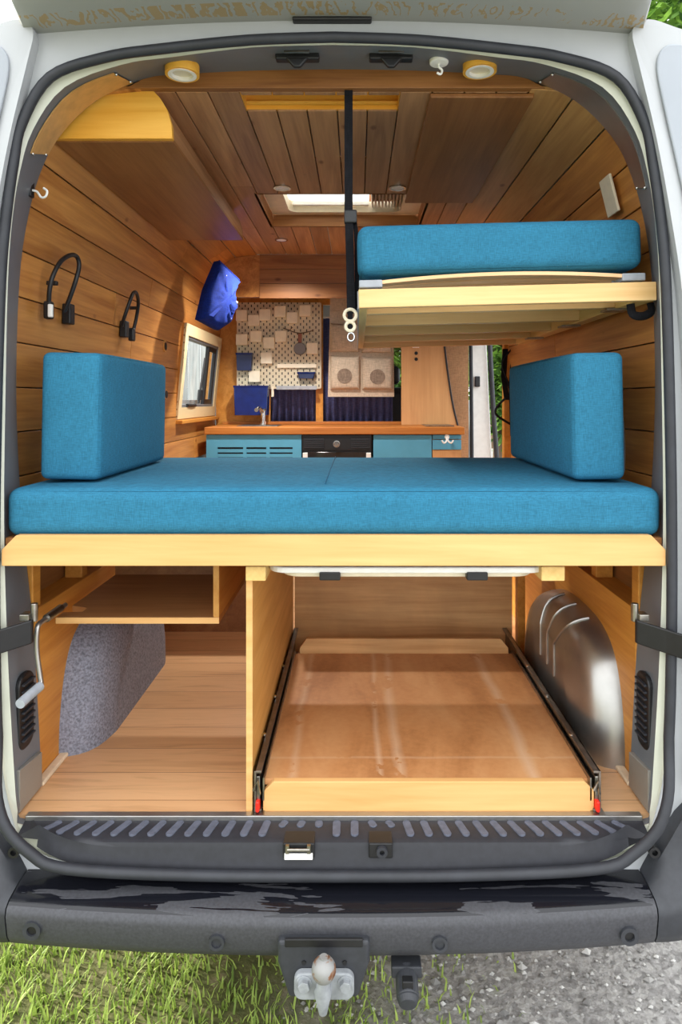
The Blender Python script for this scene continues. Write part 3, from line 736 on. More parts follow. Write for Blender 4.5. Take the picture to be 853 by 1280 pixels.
# lower side panels with ledge and posts
for s, nm in ((-1, 'left'), (1, 'right')):
    x0, x1 = sorted((sidehx(.80, s), sidehx(.895, s)))
    MB().box(x0, x1, .13, 1.93, FZ, ZC - .56).build('wall_%s_lower' % nm, M['frame_wood'], kind='structure', bevel=.002)
    x0, x1 = sorted((sidehx(.872, s), sidehx(.895, s)))
    MB().box(x0, x1, .13, 1.93, ZC - .56, ZC - .33).build('wall_%s_middle' % nm, M['ply_dark'], kind='structure')
    MB().box(*sorted((sidehx(.775, s), sidehx(.80, s))), .12, .6, FZ, FZ + .012).build('trim_%d' % (6 if s < 0 else 7), plain('cream_sealant', (226, 206, 176), .6), kind='structure', bevel=.004)

# ------------------------------------------------------------------ wheel arches
OA = [(.20, 0), (.205, .1), (.235, .22), (.29, .305), (.39, .35), (.54, .362), (.70, .355), (.85, .32), (.95, .24), (1.0, .12), (1.02, 0)]
IA = [(.35, 0), (.352, .09), (.37, .16), (.41, .215), (.47, .25), (.57, .262), (.68, .26), (.78, .235), (.85, .18), (.885, .09), (.89, 0)]
for s, lab, mat, name in ((-1, 'wheel arch covered in grey felt, under the wooden shelf box', 'felt', 'left'), (1, 'bare shiny metal wheel arch beside the slide-out tray', 'alu', 'right')):
    dy = .07 if s < 0 else 0
    o_ = crom([Vector((a + dy, b, 0)) for a, b in OA], 5); i_ = crom([Vector((a + dy, b, 0)) for a, b in IA], 5)
    R = []
    for hh, t in ((.80, 0), (.775, .03), (.75, .10), (.728, .22), (.71, .42), (.70, .64), (.694, .85), (.69, 1.0), (.689, 1.12)):
        R.append([Vector((sidehx(hh, s), p.x + (q.x - p.x) * t, FZ + max(0, p.y + (q.y - p.y) * t))) for p, q in zip(o_, i_)])
    mb = MB().loft(R, False)
    mb.add(R[-1], [tuple(range(len(R[-1])))])
    w = mb.build('wheel_arch', M[mat], smooth=True)
    tag(w, lab, 'wheel arch', 'wheel arches')
    if s > 0:
        for idx in (21, 25, 29):
            pts = [r[idx] + Vector((-.001, 0, .001)) for r in R[1:]]
            pts += [pts[-1] - Vector((0, 0, .05)), pts[-1] - Vector((0, 0, .10))]
            MB().tube(crom(pts, 3), .0045, 8).build('pressed_rib', M['alu'], w, smooth=True)

# ------------------------------------------------------------------ lower bed
bed = thing('bed_platform', 'wide wooden bed platform with pale front board across the van', 'bed', (XC, 0, FZ))
pts = [PX(x, y, -.035) for x, y in ((5, 706), (5, 686), (23, 668), (812, 668), (830, 686), (830, 706))]
MB().prism([(p.x, p.z) for p in pts], 'Y', -.047, -.027).build('front_board', M['ply_light'], bed, bevel=.0015)
MB().box(XC - .80, XC + .80, -.027, .92, ZC - .352, ZC - .336).build('platform_board', M['ply_dark'], bed)
for s in (-1, 1):
    for y in (.135, .46, .80):
        xa, xb = sorted((sidehx(.81, s), sidehx(.865, s)))
        MB().box(xa, xb, y, y + .045, ZC - .56, ZC - .352).build('post', M['frame_wood'], bed, bevel=.003)
for xa, xb in ((308, 333), (676, 705)):
    a, b = PX(xa, 725, -.01), PX(xb, 707, -.01)
    MB().box(a.x, b.x, -.02, .85, a.z, b.z).build('runner', M['bunk_wood_y'], bed, bevel=.002)
mat_ = weld(cushion(MB(), XC - .803, XC + .803, -.026, .885, ZC - .3355, ZC - .216, .028, .006, 14).build('bed_mattress', M['blue']))
tag(mat_, 'large flat blue mattress covering the lower bed platform', 'mattress')
MB().tube([(PX(412, 0, .3).x, y, ZC - .2105 + (.001 if y < .8 else -.001)) for y in (.02, .2, .45, .7, .86)], .0013, 6).build('seam', M['seam'], mat_)
MB().tube([(x, -.0195, ZC - .236) for x in (XC - .77, XC, XC + .77)], .002, 6).build('piping', M['blue'], mat_)
def back_cushion(x0, x1, y0, y1, z0, z1, lab, rot):
    c = weld(cushion(MB(), x0, x1, y0, y1, z0, z1, .018, .003, 10).build('seat_cushion', M['blue']))
    c.rotation_euler = rot; tag(c, lab, 'cushion', 'upright side cushions on the bed')
    xi = x1 if abs(x1) < abs(x0) else x0
    for xx in (x0 + .008, x1 - .008):
        MB().tube([(xx, y0 + .006, z) for z in (z0 + .02, (z0 + z1) / 2, z1 - .02)], .0016, 6).build('seam', M['seam'], c)
    return c
zb = ZC - .2055
cl = back_cushion(-.820, -.665, .064, .67, zb, zb + .328, 'thick blue cushion standing against the left plank wall on the mattress', (0, math.radians(1.0), 0))
cr = back_cushion(.557, .692, .064, .80, zb, zb + .328, 'thick blue cushion standing against the right plank wall under the bunk', (0, math.radians(-1.0), 0))
MB().tube([(.690, .075, zb + .02), (.694, .08, zb + .08), (.692, .08, zb + .15)], .003, 6).build('zip', M['black'], cr)

# ------------------------------------------------------------------ bunk
bo = (0.004, .03, ZC + .232)
TILT = math.radians(-1.5)
bunk = thing('bunk_bed', 'raised pine slatted bunk frame along the right wall, hung on a black strap', 'bunk bed', bo)
bx0, by0, bz0 = bo; BW, BL = .752, 1.36
MB().box(bx0, bx0 + BW, by0, by0 + .022, bz0, bz0 + .047).build('front_rail', M['bunk_wood'], bunk, bevel=.002)
MB().box(bx0, bx0 + BW, by0 + BL - .022, by0 + BL, bz0, bz0 + .047).build('rear_rail', M['bunk_wood'], bunk, bevel=.002)
for x in (bx0, bx0 + BW - .045):
    MB().box(x, x + (.022 if x == bx0 else .045), by0 + .022, by0 + BL - .022, bz0, bz0 + .047).build('side_rail', M['bunk_wood_y'], bunk, bevel=.002)
MB().box(bx0 - .003, bx0, by0 + .02, by0 + BL - .02, bz0 + .001, bz0 + .045).build('side_strip', M['galv'], bunk)  # grey strip along the outer face of the left side rail
for y in (.16, .46, .78, 1.08):
    MB().box(bx0 + .022, bx0 + BW - .045, by0 + y, by0 + y + .03, bz0 + .004, bz0 + .042).build('cross_bar', M['bunk_wood'], bunk, bevel=.002)
for k in range(18):
    y = by0 + .030 + k * .072; sl = []
    for i in range(13):
        u = i / 12; x = bx0 + .035 + (BW - .08) * u; z = bz0 + .062 + .016 * (1 - (2 * u - 1) ** 2)
        sl.append([Vector((x, y, z)), Vector((x, y + .048, z)), Vector((x, y + .048, z + .009)), Vector((x, y, z + .009))])
    so = MB().loft(sl, True, True).build('slat', M['slat'], bunk)
    for x in (bx0 + .002, bx0 + BW - .075):
        MB().box(x, x + .06, y - .003, y + .051, bz0 + .055, bz0 + .075).build('slat_holder', M['greyplastic'], so, bevel=.003)
for y in (.14, .55, 1.0):
    MB().box(bx0 + BW - .075, bx0 + BW - .012, by0 + y, by0 + y + .05, bz0 - .006, bz0).build('hinge_plate', M['steel'], bunk)
hp = [Vector((bx0 + BW - .055, by0 + .03, bz0 - .004)), Vector((bx0 + BW - .05, by0 + .03, bz0 - .03)), Vector((bx0 + BW - .025, by0 + .03, bz0 - .036)), Vector((bx0 + BW - .0, by0 + .035, bz0 - .024)), Vector((bx0 + BW + .0, by0 + .04, bz0 - .002))]
MB().tube(crom(hp, 4), .011, 8, flat=.6).build('wall_strap', M['blackweb'], bunk, smooth=True)
bunk.rotation_euler = (0, TILT, 0)
bmz = bz0 + .0905
bm_ = weld(cushion(MB(), bx0 + .002, bx0 + .735, by0 + .03, by0 + 1.33, bmz, bmz + .128, .026, .006, 12).build('bunk_mattress', M['blue']))
tag(bm_, 'blue mattress lying on the slats of the raised bunk', 'mattress')
bm_.location = Vector(bo) + Matrix.Rotation(TILT, 3, 'Y') @ (bm_.location - Vector(bo)); bm_.rotation_euler = (0, TILT, 0)
MB().tube([(x, by0 + .033, bmz + .112) for x in (bx0 + .03, bx0 + .37, bx0 + .71)], .0018, 6).build('seam', M['seam'], bm_)

# hanging strap with rings
YS = .14
st0 = PX(436, 112, YS); st1 = PX(438, 388, YS)
sp = thing('hanging_strap', 'long black webbing strap from the ceiling down to the bunk corner', 'strap', (st1.x, YS, st1.z - .05))
def web(mb, pts, w, th=.003):
    mb.loft([[Vector((p.x - w, p.y - th, p.z)), Vector((p.x + w, p.y - th, p.z)), Vector((p.x + w, p.y + th, p.z)), Vector((p.x - w, p.y + th, p.z))] for p in pts], True, True); return mb
web(MB(), [st0, PX(436, 180, YS), PX(436, 260, YS), PX(438, 330, YS), PX(439, 392, YS)], .011).build('webbing', M['blackweb'], sp)
web(MB(), crom([PX(439, 268, YS + .012), PX(444, 280, YS + .012), PX(446, 310, YS + .014), PX(446, 370, YS + .014), PX(442, 392, YS + .012)], 4), .006, .002).build('loose_tail', M['blackweb'], sp)
c = PX(438, 271, YS); MB().box(c.x - .016, c.x + .018, YS - .008, YS + .016, c.z - .018, c.z + .018).build('buckle', M['black'], sp, bevel=.004)
for py, rr in ((394, .016), (408, .012)):
    c = PX(438, py, YS - .004); n = 20
    MB().tube([(c.x + rr * math.cos(2 * math.pi * k / n), c.y, c.z + rr * math.sin(2 * math.pi * k / n)) for k in range(n)], .0045, 8, True).build('ring', M['offwhite'], sp, smooth=True)
web(MB(), [PX(438, 392, YS), PX(438, 412, YS)], .007).build('lower_webbing', M['blackweb'], sp)
c = PX(439, 421, YS); MB().tube([(c.x + .009 * math.cos(2 * math.pi * k / 14), YS, c.z + .011 * math.sin(2 * math.pi * k / 14)) for k in range(14)], .0022, 6, True).build('shackle', M['chrome'], sp, smooth=True)

# ------------------------------------------------------------------ overhead cabinet on the left
cy0, cy1 = .145, 1.30
cab = thing('overhead_cabinet', 'long overhead cabinet with yellow curved end panel at upper left', 'cabinet', (-.68, cy0, ZC + .707))
end = [(-.822, .707), (-.498, .707), (-.500, .745), (-.512, .785), (-.53, .815), (-.555, .842), (-.60, .845), (-.66, .84), (-.715, .822), (-.765, .785), (-.800, .74)]
MB().prism([(x, ZC + z - .004) for x, z in end], 'Y', cy0, cy0 + .018).build('end_panel', M['ply_yellow'], cab, bevel=.001)
MB().box(-.822, -.500, cy0 + .018, cy1, ZC + .700, ZC + .710).build('bottom_panel', M['ply_dark'], cab, bevel=.001)
ff = [Vector((-.502, .7105)), Vector((-.504, .745)), Vector((-.515, .785)), Vector((-.535, .815)), Vector((-.558, .838))]
MB().loft([[Vector((p.x, y, ZC + p.y)) for p in ff] + [Vector((p.x - .012, y, ZC + p.y)) for p in reversed(ff)] for y in (cy0 + .018, cy1 - .10, cy1)], True, True).build('front_panel', M['ceil_plank'], cab)

# ceiling panel on the right
cp = MB().box(.197, .478, .152, 1.14, ZC + .816, ZC + .8285).build('ceiling_panel', M['ply_dark'], bevel=.003)
tag(cp, 'flat brown plywood panel fixed under the ceiling right of the strap', 'panel')
# ceiling spots
def spot(px, py, lab, watt):
    d = .83 * F / (HY - py); Y = d - D0; x = (px - CX) * d / F
    t = thing('ceiling_spotlight', lab, 'light', (x, Y, ZC + .826), 'ceiling spotlights')
    MB().ringcyl((x, Y, ZC + .824), 'Z', .034, .026, .006, 28).build('bezel', M['chrome'], t, smooth=True)
    MB().cyl((x, Y, ZC + .826), 'Z', .026, .003, 24).build('lens', M['wplastic'], t)
    if not watt: return t
    l = bpy.data.lights.new('spot_fill', 'SPOT'); l.spot_size = math.radians(140); l.spot_blend = .7; l.shadow_soft_size = .03; l.energy = watt; l.color = (1, .95, .88)  # fill light added at an unlit fitting to brighten the interior
    lo_ = bpy.data.objects.new('spot_fill', l); COL.objects.link(lo_); lo_.parent = t; lo_.location = (0, 0, -.006)
    return t
spot(353, 234, 'small round ceiling spotlight left of the skylight, nearer to the rear doors', 6)
spot(352, 299, 'small round ceiling spotlight behind the skylight, over the left side', 60)
spot(497, 234, 'small round ceiling spotlight beside the brown ceiling panel', 0)
# puck lights on the header
def puck(px, py, lab):
    p = PX(px, py, .055); t = thing('puck_light', lab, 'light', (p.x, p.y, p.z), 'puck lights on the rear header')
    MB().ringcyl((p.x, p.y, p.z), 'Z', .043, .034, .027, 36).build('wooden_ring', M['ply_yellow'], t, smooth=True, bevel=.002)
    MB().ringcyl((p.x, p.y, p.z - .001), 'Z', .036, .027, .012, 36).build('white_rim', M['wplastic'], t, smooth=True)
    MB().cyl((p.x, p.y, p.z + .008), 'Z', .028, .004, 28).build('lens', M['offwhite'], t)
puck(228, 94, 'round wooden-ringed puck light above the yellow cabinet end')
puck(600, 90, 'round wooden-ringed puck light beside the small white header hook')
p = PX(549, 78, .045)
t = thing('header_hook', 'small white round magnet hook on the rear header', 'hook', (p.x, p.y, p.z))
MB().cyl((p.x, p.y, p.z - .004), 'Z', .024, .02, 28).build('magnet', M['wplastic'], t, bevel=.003)
MB().tube(crom([Vector((p.x, p.y, p.z)), Vector((p.x, p.y, p.z - .012)), Vector((p.x + .008, p.y, p.z - .02)), Vector((p.x + .004, p.y, p.z - .03)), Vector((p.x - .005, p.y, p.z - .026))], 4), .003, 8).build('hook', M['wplastic'], t, smooth=True)

# hook on the left pillar
p = PX(38, 236, .10)
t = thing('coat_hook', 'white wire hook on a black plate at the left pillar', 'hook', (p.x, p.y, p.z))
MB().box(p.x - .004, p.x + .006, p.y - .01, p.y + .012, p.z - .022, p.z + .022).build('plate', M['black'], t, bevel=.003)
MB().tube(crom([Vector((p.x + .004, p.y, p.z - .004)), Vector((p.x + .018, p.y, p.z - .008)), Vector((p.x + .028, p.y, p.z - .022)), Vector((p.x + .04, p.y, p.z - .02)), Vector((p.x + .044, p.y, p.z - .006)), Vector((p.x + .034, p.y, p.z + .002))], 4), .003, 8).build('hook', M['wplastic'], t, smooth=True)

# gooseneck lamps on the left wall
def wallX(z):
    P = crom([Vector((h, dz, 0)) for h, dz in INNER], 6)
    for a, b in zip(P[:-1], P[1:]):
        if a.y <= z - ZC <= b.y: return XC - (a.x + (b.x - a.x) * ((z - ZC) - a.y) / max(1e-6, b.y - a.y))
    return XC - .87
def onwall(px, py, off):
    X = -.90
    for _ in range(6):
        d = (X + off) * F / (px - CX); z = ZC - (py - HY) * d / F; X = wallX(z)
    return Vector((X + off, d - D0, z))
def goose(pts, base, head, lab):
    b = onwall(base[0], base[1], .0)
    t = thing('reading_lamp', lab, 'lamp', tuple(b), 'gooseneck lamps on the left wall')
    MB().box(b.x, b.x + .028, b.y - .018, b.y + .018, b.z - .034, b.z + .03).build('base', M['black'], t, bevel=.004)
    path = crom([onwall(x, y, o) for x, y, o in pts], 5)
    MB().tube(path, .0068, 10).build('gooseneck', M['black'], t, smooth=True)
    h = onwall(head[0], head[1], .03)
    hd = MB().box(h.x - .012, h.x + .012, h.y - .013, h.y + .013, h.z - .03, h.z + .022).build('lamp_head', M['black'], t, bevel=.006)
    if head[2]: MB().box(h.x + .003, h.x + .016, h.y - .016, h.y - .004, h.z - .026, h.z + .012).build('light_strip', M['wplastic'], hd, bevel=.003)
    k = onwall(head[0] - 2, head[1] - 32, .0)
    MB().box(k.x, k.x + .03, k.y - .008, k.y + .008, k.z - .006, k.z + .006).build('clip', M['black'], t, bevel=.002)
goose([(80, 390, .025), (86, 376, .04), (95, 350, .06), (99, 332, .06), (96, 321, .055), (88, 319, .05), (76, 327, .045), (66, 345, .04), (62, 362, .035), (61, 380, .03)], (80, 392), (61, 386, True), 'black gooseneck reading lamp with white head, nearer the rear door')
goose([(152, 408, .02), (156, 395, .035), (163, 375, .05), (167, 366, .05), (171, 367, .05), (173, 380, .045), (170, 400, .035), (166, 415, .03)], (151, 411), (165, 417, False), 'slim black gooseneck reading lamp further along the left wall')
# wall sockets
for px, py, lab in ((206, 433, 'upper small dark oval fitting on the left wall'), (207, 493, 'lower small dark oval fitting on the left wall behind the cushion')):
    p = onwall(px, py, 0)
    t = thing('wall_socket', lab, 'socket', tuple(p), 'dark oval fittings on the left wall')
    MB().cyl((p.x - .004, p.y, p.z), 'X', .028, .008, 24).build('ring', M['ply_mid'], t, bevel=.002)
    MB().cyl((p.x + .003, p.y, p.z), 'X', .018, .004, 20).build('hole', M['black'], t)
# beige switch plate on the right wall
p = PX(774, 270, .42)
zz = p.z; hx = -wallX(zz) + 2 * XC
o = MB().prism([(-.04, -.055), (.04, -.055), (.04, .055), (-.04, .055)], 'X', 0, .008).build('wall_plate', M['offwhite'], bevel=.002)
d = hx * F / (774 - CX); o.location = (hx - .014, d - D0, ZC + (HY - 268) * d / F); o.rotation_euler = (0, math.radians(-14), 0)
tag(o, 'beige rectangular plate on the right plank wall above the bunk', 'plate')

# blue hanging bag
bpx = [(272, 326, .03), (297, 350, .05), (291, 362, .06), (294, 385, .06), (284, 405, .05), (272, 413, .04), (248, 400, .0), (257, 362, .0)]
base = onwall(262, 372, .0)
def bagp(x, y, o): return PX(x, y, 1.55 + (x - 248) * .006) + Vector((0, 0, 0))
front = [bagp(x, y, 0) for x, y, o in bpx]
cen = sum(front, Vector()) / len(front)
mb = MB(); rings = []
nrm = Vector((.75, -.6, -.1)).normalized()
dense = []
for q, w_ in zip(front, front[1:] + front[:1]): dense += [q.lerp(w_, k / 5) for k in range(5)]
rw = random.Random(5)
for t, off in ((.98, -.03), (1.0, .0), (.985, .012), (.9, .03), (.75, .04), (.5, .042), (.25, .046)):
    rings.append([cen + (q - cen) * t + nrm * (off + (rw.uniform(-.006, .006) if t < .95 else 0)) for q in dense])
mb.loft(rings, True, True)
bag = mb.build('hanging_bag', M['bag'], smooth=True)
tag(bag, 'royal blue cloth bag hanging at the top of the left wall above the window', 'bag')
MB().tube([front[0] + nrm * .012, front[1] + nrm * .012, front[2] + nrm * .012], .004, 6).build('flap_edge', M['bag'], bag)
for x, y in ((280, 363), (290, 378), (282, 398), (276, 345)):
    MB().sphere(bagp(x, y, 0) + nrm * .035, .008, 10, 8).build('toggle', M['wplastic'], bag, smooth=True)

# ------------------------------------------------------------------ storage under the bed
pp = MB().box(-.277, -.262, .012, 1.10, FZ, ZC - .45).build('partition_panel', M['ply_mid'], bevel=.001)
MB().box(-.2775, -.2615, .0105, .0135, FZ, ZC - .45).build('edge_strip', M['ply_light'], pp, bevel=.0005)
tag(pp, 'upright plywood partition between the left storage and the slide-out tray', 'panel')
bpn = MB().box(-.255, .63, 1.085, 1.10, FZ, ZC - .354).build('back_panel', M['ply_back'], bevel=.001)
tag(bpn, 'plywood panel closing the storage behind the slide-out tray', 'panel')
uf = MB().box(.645, .675, 1.05, 1.10, FZ, ZC - .354).build('upright_post', M['frame_wood'], bevel=.002)
tag(uf, 'narrow dark upright post behind the metal wheel arch', 'post')
lb = MB().box(-.86, -.29, 1.33, 1.345, FZ, ZC - .36).build('rear_storage_panel', M['ply_dark'], bevel=.001)
tag(lb, 'plywood panel at the far end of the left storage space', 'panel')
# shelf box
sh = thing('shelf_box', 'open plywood shelf box hanging under the bed at the left', 'shelf', (-.6, .15, ZC - .605))
a = PX(70, 782, .15); b = PX(274, 772, .15)
zt = ZC - .586
nx = PX(98, 0, .15).x
MB().prism([(a.x, .15), (b.x, .15), (b.x, .62), (a.x + .0, .62), (a.x, .255), (nx - .01, .235), (nx - .01, .20), (a.x, .195)], 'Z', zt - .017, zt).build('shelf_board', M['ply_brown'], sh, bevel=.001)
MB().box(b.x - .016, b.x, .15, .60, zt, ZC - .354).build('side_panel', M['ply_mid'], sh, bevel=.001)
MB().box(a.x, b.x, .60, .615, zt, ZC - .354).build('rear_panel', M['ply_dark'], sh)
MB().box(a.x, b.x - .0, .1485, .1515, zt - .0165, zt - .0005).build('edge_strip', M['ply_light'], sh)
# white folding table stored below the bed
ft = thing('folding_table', 'white plastic table top stored flat under the bed platform', 'table', (PX(505, 0, 0).x, .0, ZC - .44))
za = ZC - .414
MB().prism([(x, y) for x, y in rrect(PX(336, 0, .03).x, PX(684, 0, .03).x, .0, .62, .05)], 'Z', za - .016, za).build('table_top', M['wplastic'], ft, bevel=.005, seg=3)
MB().prism([(x, y) for x, y in rrect(PX(352, 0, .03).x, PX(668, 0, .03).x, .02, .60, .05)], 'Z', za - .030, za - .016).build('lower_lip', M['offwhite'], ft, bevel=.005, seg=3)
for px in (413, 595):
    p = PX(px, 717, .02); MB().box(p.x - .026, p.x + .026, -.006, .03, za - .032, za - .012).build('clip', M['black'], ft, bevel=.003)
# slide-out tray
ty0, ty1 = .01, .875
tz = ZC - .953
tray = thing('slide_out_tray', 'wooden slide-out cargo tray on steel rails in the middle of the load floor', 'tray', (.18, ty0, FZ))
tx0, tx1 = -.232, .580
dk = MB().box(tx0, tx1, ty0 + .018, ty1, tz - .015, tz).build('deck', M['deck'], tray)
fb = [PX(x, y, ty0) for x, y in ((329, 1019), (329, 990), (342, 977), (731, 977), (743, 988), (743, 1019))]
MB().prism([(p.x, p.z) for p in fb], 'Y', ty0, ty0 + .018).build('front_board', M['ply_light'], tray, bevel=.0015)
zb_ = tz + .055
MB().prism([(tx0 + .015, tz - .01), (tx0 + .015, tz + .02), (tx0 + .04, zb_), (tx1 - .04, zb_), (tx1 - .012, tz + .02), (tx1 - .012, tz - .01)], 'Y', ty1, ty1 + .015).build('rear_board', M['ply_back'], tray, bevel=.001)
for s, x in ((-1, -.2565), (1, .5865)):
    x0, x1 = x, x + .018
    xo, xi = (x0, x1) if s < 0 else (x1, x0)
    r = MB().box(min(xo, xo - s * .005), max(xo, xo - s * .005), ty0 - .008, 1.07, FZ + .004, FZ + .105).box(x0, x1, ty0 - .006, 1.07, FZ + .099, FZ + .105).box(x0, x1, ty0 - .006, 1.07, FZ + .004, FZ + .01).build('slide_rail', M['darksteel'], tray, bevel=.001)
    MB().box(x0 + .005, x1 - .004, ty0 - .003, .95, FZ + .03, FZ + .09).build('inner_channel', M['steel'], r, bevel=.002)
    MB().box(x0 + .004, x1 - .004, ty0 - .016, ty0 + .012, FZ + .006, FZ + .034).build('release_lever', M['red'], r, bevel=.004)
    MB().tube([(x - s * .0, ty0 - .012, FZ + .06), (x - s * .0 + .009, ty0 - .014, FZ + .085), (x + .014, ty0 - .01, FZ + .05)], .004, 6).build('latch_spring', M['steel'], r)
    MB().box(x0 - .006, x1 + .008, ty0 - .02, ty0 + .01, FZ + .0005, FZ + .004).build('rail_foot', M['steel'], r)
    for y in (.18, .42, .66): MB().cyl((x if s < 0 else x, y, FZ + .108), 'Z', .006, .004, 12).build('rail_screw', M['chrome'], r)
    bxx = tx0 if s < 0 else tx1
    MB().box(min(bxx, bxx + s * .004), max(bxx, bxx + s * .004), ty0, ty1, tz - .045, tz + .012).build('tray_bracket', M['steel'], tray)

# crank handle
cpts = [PX(82, 756, .17), PX(72, 764, .12), PX(57, 774, .06), PX(49, 780, .03), PX(46, 790, .02), PX(46, 815, .02), PX(50, 845, .02), PX(51, 856, .015), PX(46, 862, -.01)]
t = thing('crank_handle', 'grey metal crank handle at the left storage opening', 'crank', tuple(cpts[5]))
MB().tube(crom(cpts, 4), .0065, 10).build('rod', M['alu'], t, smooth=True)
MB().tube([PX(50, 858, 0.0), PX(36, 870, -.045), PX(25, 880, -.08)], .0115, 14).build('grip', M['greyplastic'], t, smooth=True)
MB().tube([PX(76, 760, .14), PX(58, 773, .065)], .0105, 12).build('sleeve', M['steel'], t, smooth=True)

# ------------------------------------------------------------------ kitchen
KY = 2.28; KYB = 2.79
def kb(mb, xa, xb, ya, yb, y0, y1):   # front rectangle given in photo coordinates at the cabinet front
    a, b = PX(xa, yb, KY), PX(xb, ya, KY); return mb.box(a.x, b.x, y0, y1, a.z, b.z)
wk = thing('worktop', 'oiled wooden kitchen worktop above the teal cabinets', 'worktop', (PX(418, 540, KY).x, KY, PX(0, 541, KY).z))
ztop = PX(0, 534, KY).z; zbot = PX(0, 543, KY).z
MB().box(PX(256, 0, KY).x, PX(581, 0, KY).x, KY - .015, KYB, zbot, ztop).build('slab', M['counter'], wk, bevel=.004)
MB().box(PX(257, 0, KY).x, PX(575, 0, KY).x, KYB - .015, KYB, ztop, ztop + .018).build('upstand', M['counter'], wk, bevel=.002)
MB().box(PX(530, 0, 2.5).x, PX(565, 0, 2.5).x, 2.38, 2.62, ztop, ztop + .006).build('hob_lid', M['steel'], wk, bevel=.002)
MB().box(PX(300, 0, 2.5).x, PX(350, 0, 2.5).x, 2.38, 2.60, ztop, ztop + .004).build('sink_rim', M['steel'], wk, bevel=.002)
def cabinet(xa, xb, lab):
    a, b = PX(xa, 545, KY), PX(xb, 545, KY)
    t = thing('kitchen_cabinet', lab, 'cabinet', ((a.x + b.x) / 2, KY, FZ), 'teal kitchen cabinets')
    MB().box(a.x, b.x, KY + .02, KYB - .08, FZ, zbot).build('body', M['ply_tan'], t)
    return t, a.x, b.x
t, xa, xb = cabinet(258, 377, 'teal kitchen cabinet with three rows of vent slots, below the faucet')
dr = MB(); zs = [PX(0, y, KY).z for y in (546, 556.5, 560, 562.5, 566, 568.5, 572)]
slots = [(272, 304), (308, 333), (337, 366)]
# front built as strips around the slots
zlist = [FZ + .02, PX(0, 573.5, KY).z, PX(0, 571.5, KY).z, PX(0, 567.5, KY).z, PX(0, 565.5, KY).z, PX(0, 561.5, KY).z, PX(0, 559, KY).z, zbot - .003]
for k in range(7):
    if k % 2 == 0: dr.box(xa, xb, KY, KY + .018, zlist[k], zlist[k + 1])
    else:
        ed = [xa] + [PX(q, 0, KY).x for s_ in slots for q in s_] + [xb]
        for i in range(0, len(ed), 2): dr.box(ed[i], ed[i + 1], KY, KY + .018, zlist[k], zlist[k + 1])
dr.build('slotted_front', M['teal'], t); MB().box(xa, xb, KY + .0185, KY + .0195, FZ + .02, zbot - .003).build('dark_backing', M['black'], t)
t, xa, xb = cabinet(467, 540, 'plain teal kitchen cabinet door right of the black oven')
MB().box(xa, xb, KY, KY + .018, FZ + .02, zbot - .003).build('door', M['teal'], t, bevel=.003)
t, xa, xb = cabinet(541, 577, 'narrow kitchen unit with teal drawer and hook at the right end')
MB().box(xa, xb, KY, KY + .018, PX(0, 549, KY).z + .0, zbot - .003).build('drawer', M['teal'], t, bevel=.002)
MB().box(xa, xb, KY, KY + .018, PX(0, 562, KY).z, PX(0, 550, KY).z).build('drawer', M['teal'], t, bevel=.002)
MB().box(xa, xb, KY + .004, KY + .02, FZ + .02, PX(0, 562.5, KY).z).build('panel', M['ply_tan'], t)
p = PX(559, 546, KY)
t = thing('robe_hook', 'white double hook on the narrow teal drawer front', 'hook', (p.x, KY, p.z))
MB().cyl((p.x, KY - .008, p.z), 'Y', .014, .008, 16).build('plate', M['wplastic'], t)
for s in (-1, 1): MB().tube(crom([Vector((p.x, KY - .01, p.z)), Vector((p.x + s * .006, KY - .02, p.z - .025)), Vector((p.x + s * .022, KY - .026, p.z - .034)), Vector((p.x + s * .034, KY - .026, p.z - .018))], 4), .005, 8).build('prong', M['wplastic'], t, smooth=True)
# oven / heater
a, b = PX(378, 545, KY), PX(465, 545, KY)
t = thing('oven', 'black built-in oven with silver knob between the teal cabinets', 'oven', ((a.x + b.x) / 2, KY, FZ))
MB().box(a.x, b.x, KY + .006, KYB - .03, FZ, zbot - .002).build('housing', M['black'], t, bevel=.002)
MB().box(a.x, b.x, KY - .002, KY + .006, PX(0, 563, KY).z, zbot - .003).build('control_panel', M['black'], t, bevel=.002)
for xs in ((380, 405), (439, 463)):
    for k in range(5): MB().box(PX(xs[0], 0, KY).x, PX(xs[1], 0, KY).x, KY - .012, KY - .002, PX(0, 549.5 + k * 2.5, KY).z, PX(0, 548.4 + k * 2.5, KY).z).build('vent_slat', M['trim'], t)
p = PX(421, 555, KY); kn = MB().cyl((p.x, KY - .025, p.z), 'Y', .0165, .024, 24).build('knob', M['chrome'], t, bevel=.003)
MB().ringcyl((p.x, KY - .006, p.z), 'Y', .02, .016, .005, 24).build('knob_ring', M['alu'], kn)
gd = MB().box(PX(383, 0, KY).x, PX(460, 0, KY).x, KY - .004, KY + .006, PX(0, 600, KY).z, PX(0, 565, KY).z).build('glass_door', plain('dark_oven_glass', (40, 40, 42), .08), t, bevel=.002)
for px in (382, 461): q = PX(px, 570, KY); MB().box(q.x - .014, q.x + .014, KY - .02, KY - .004, q.z - .02, q.z + .02).build('handle_end', M['wplastic'], t, bevel=.003)
MB().cyl((PX(384, 0, KY).x, KY - .022, PX(0, 574, KY).z), 'X', .007, .36, 12).build('handle_bar', M['chrome'], t)
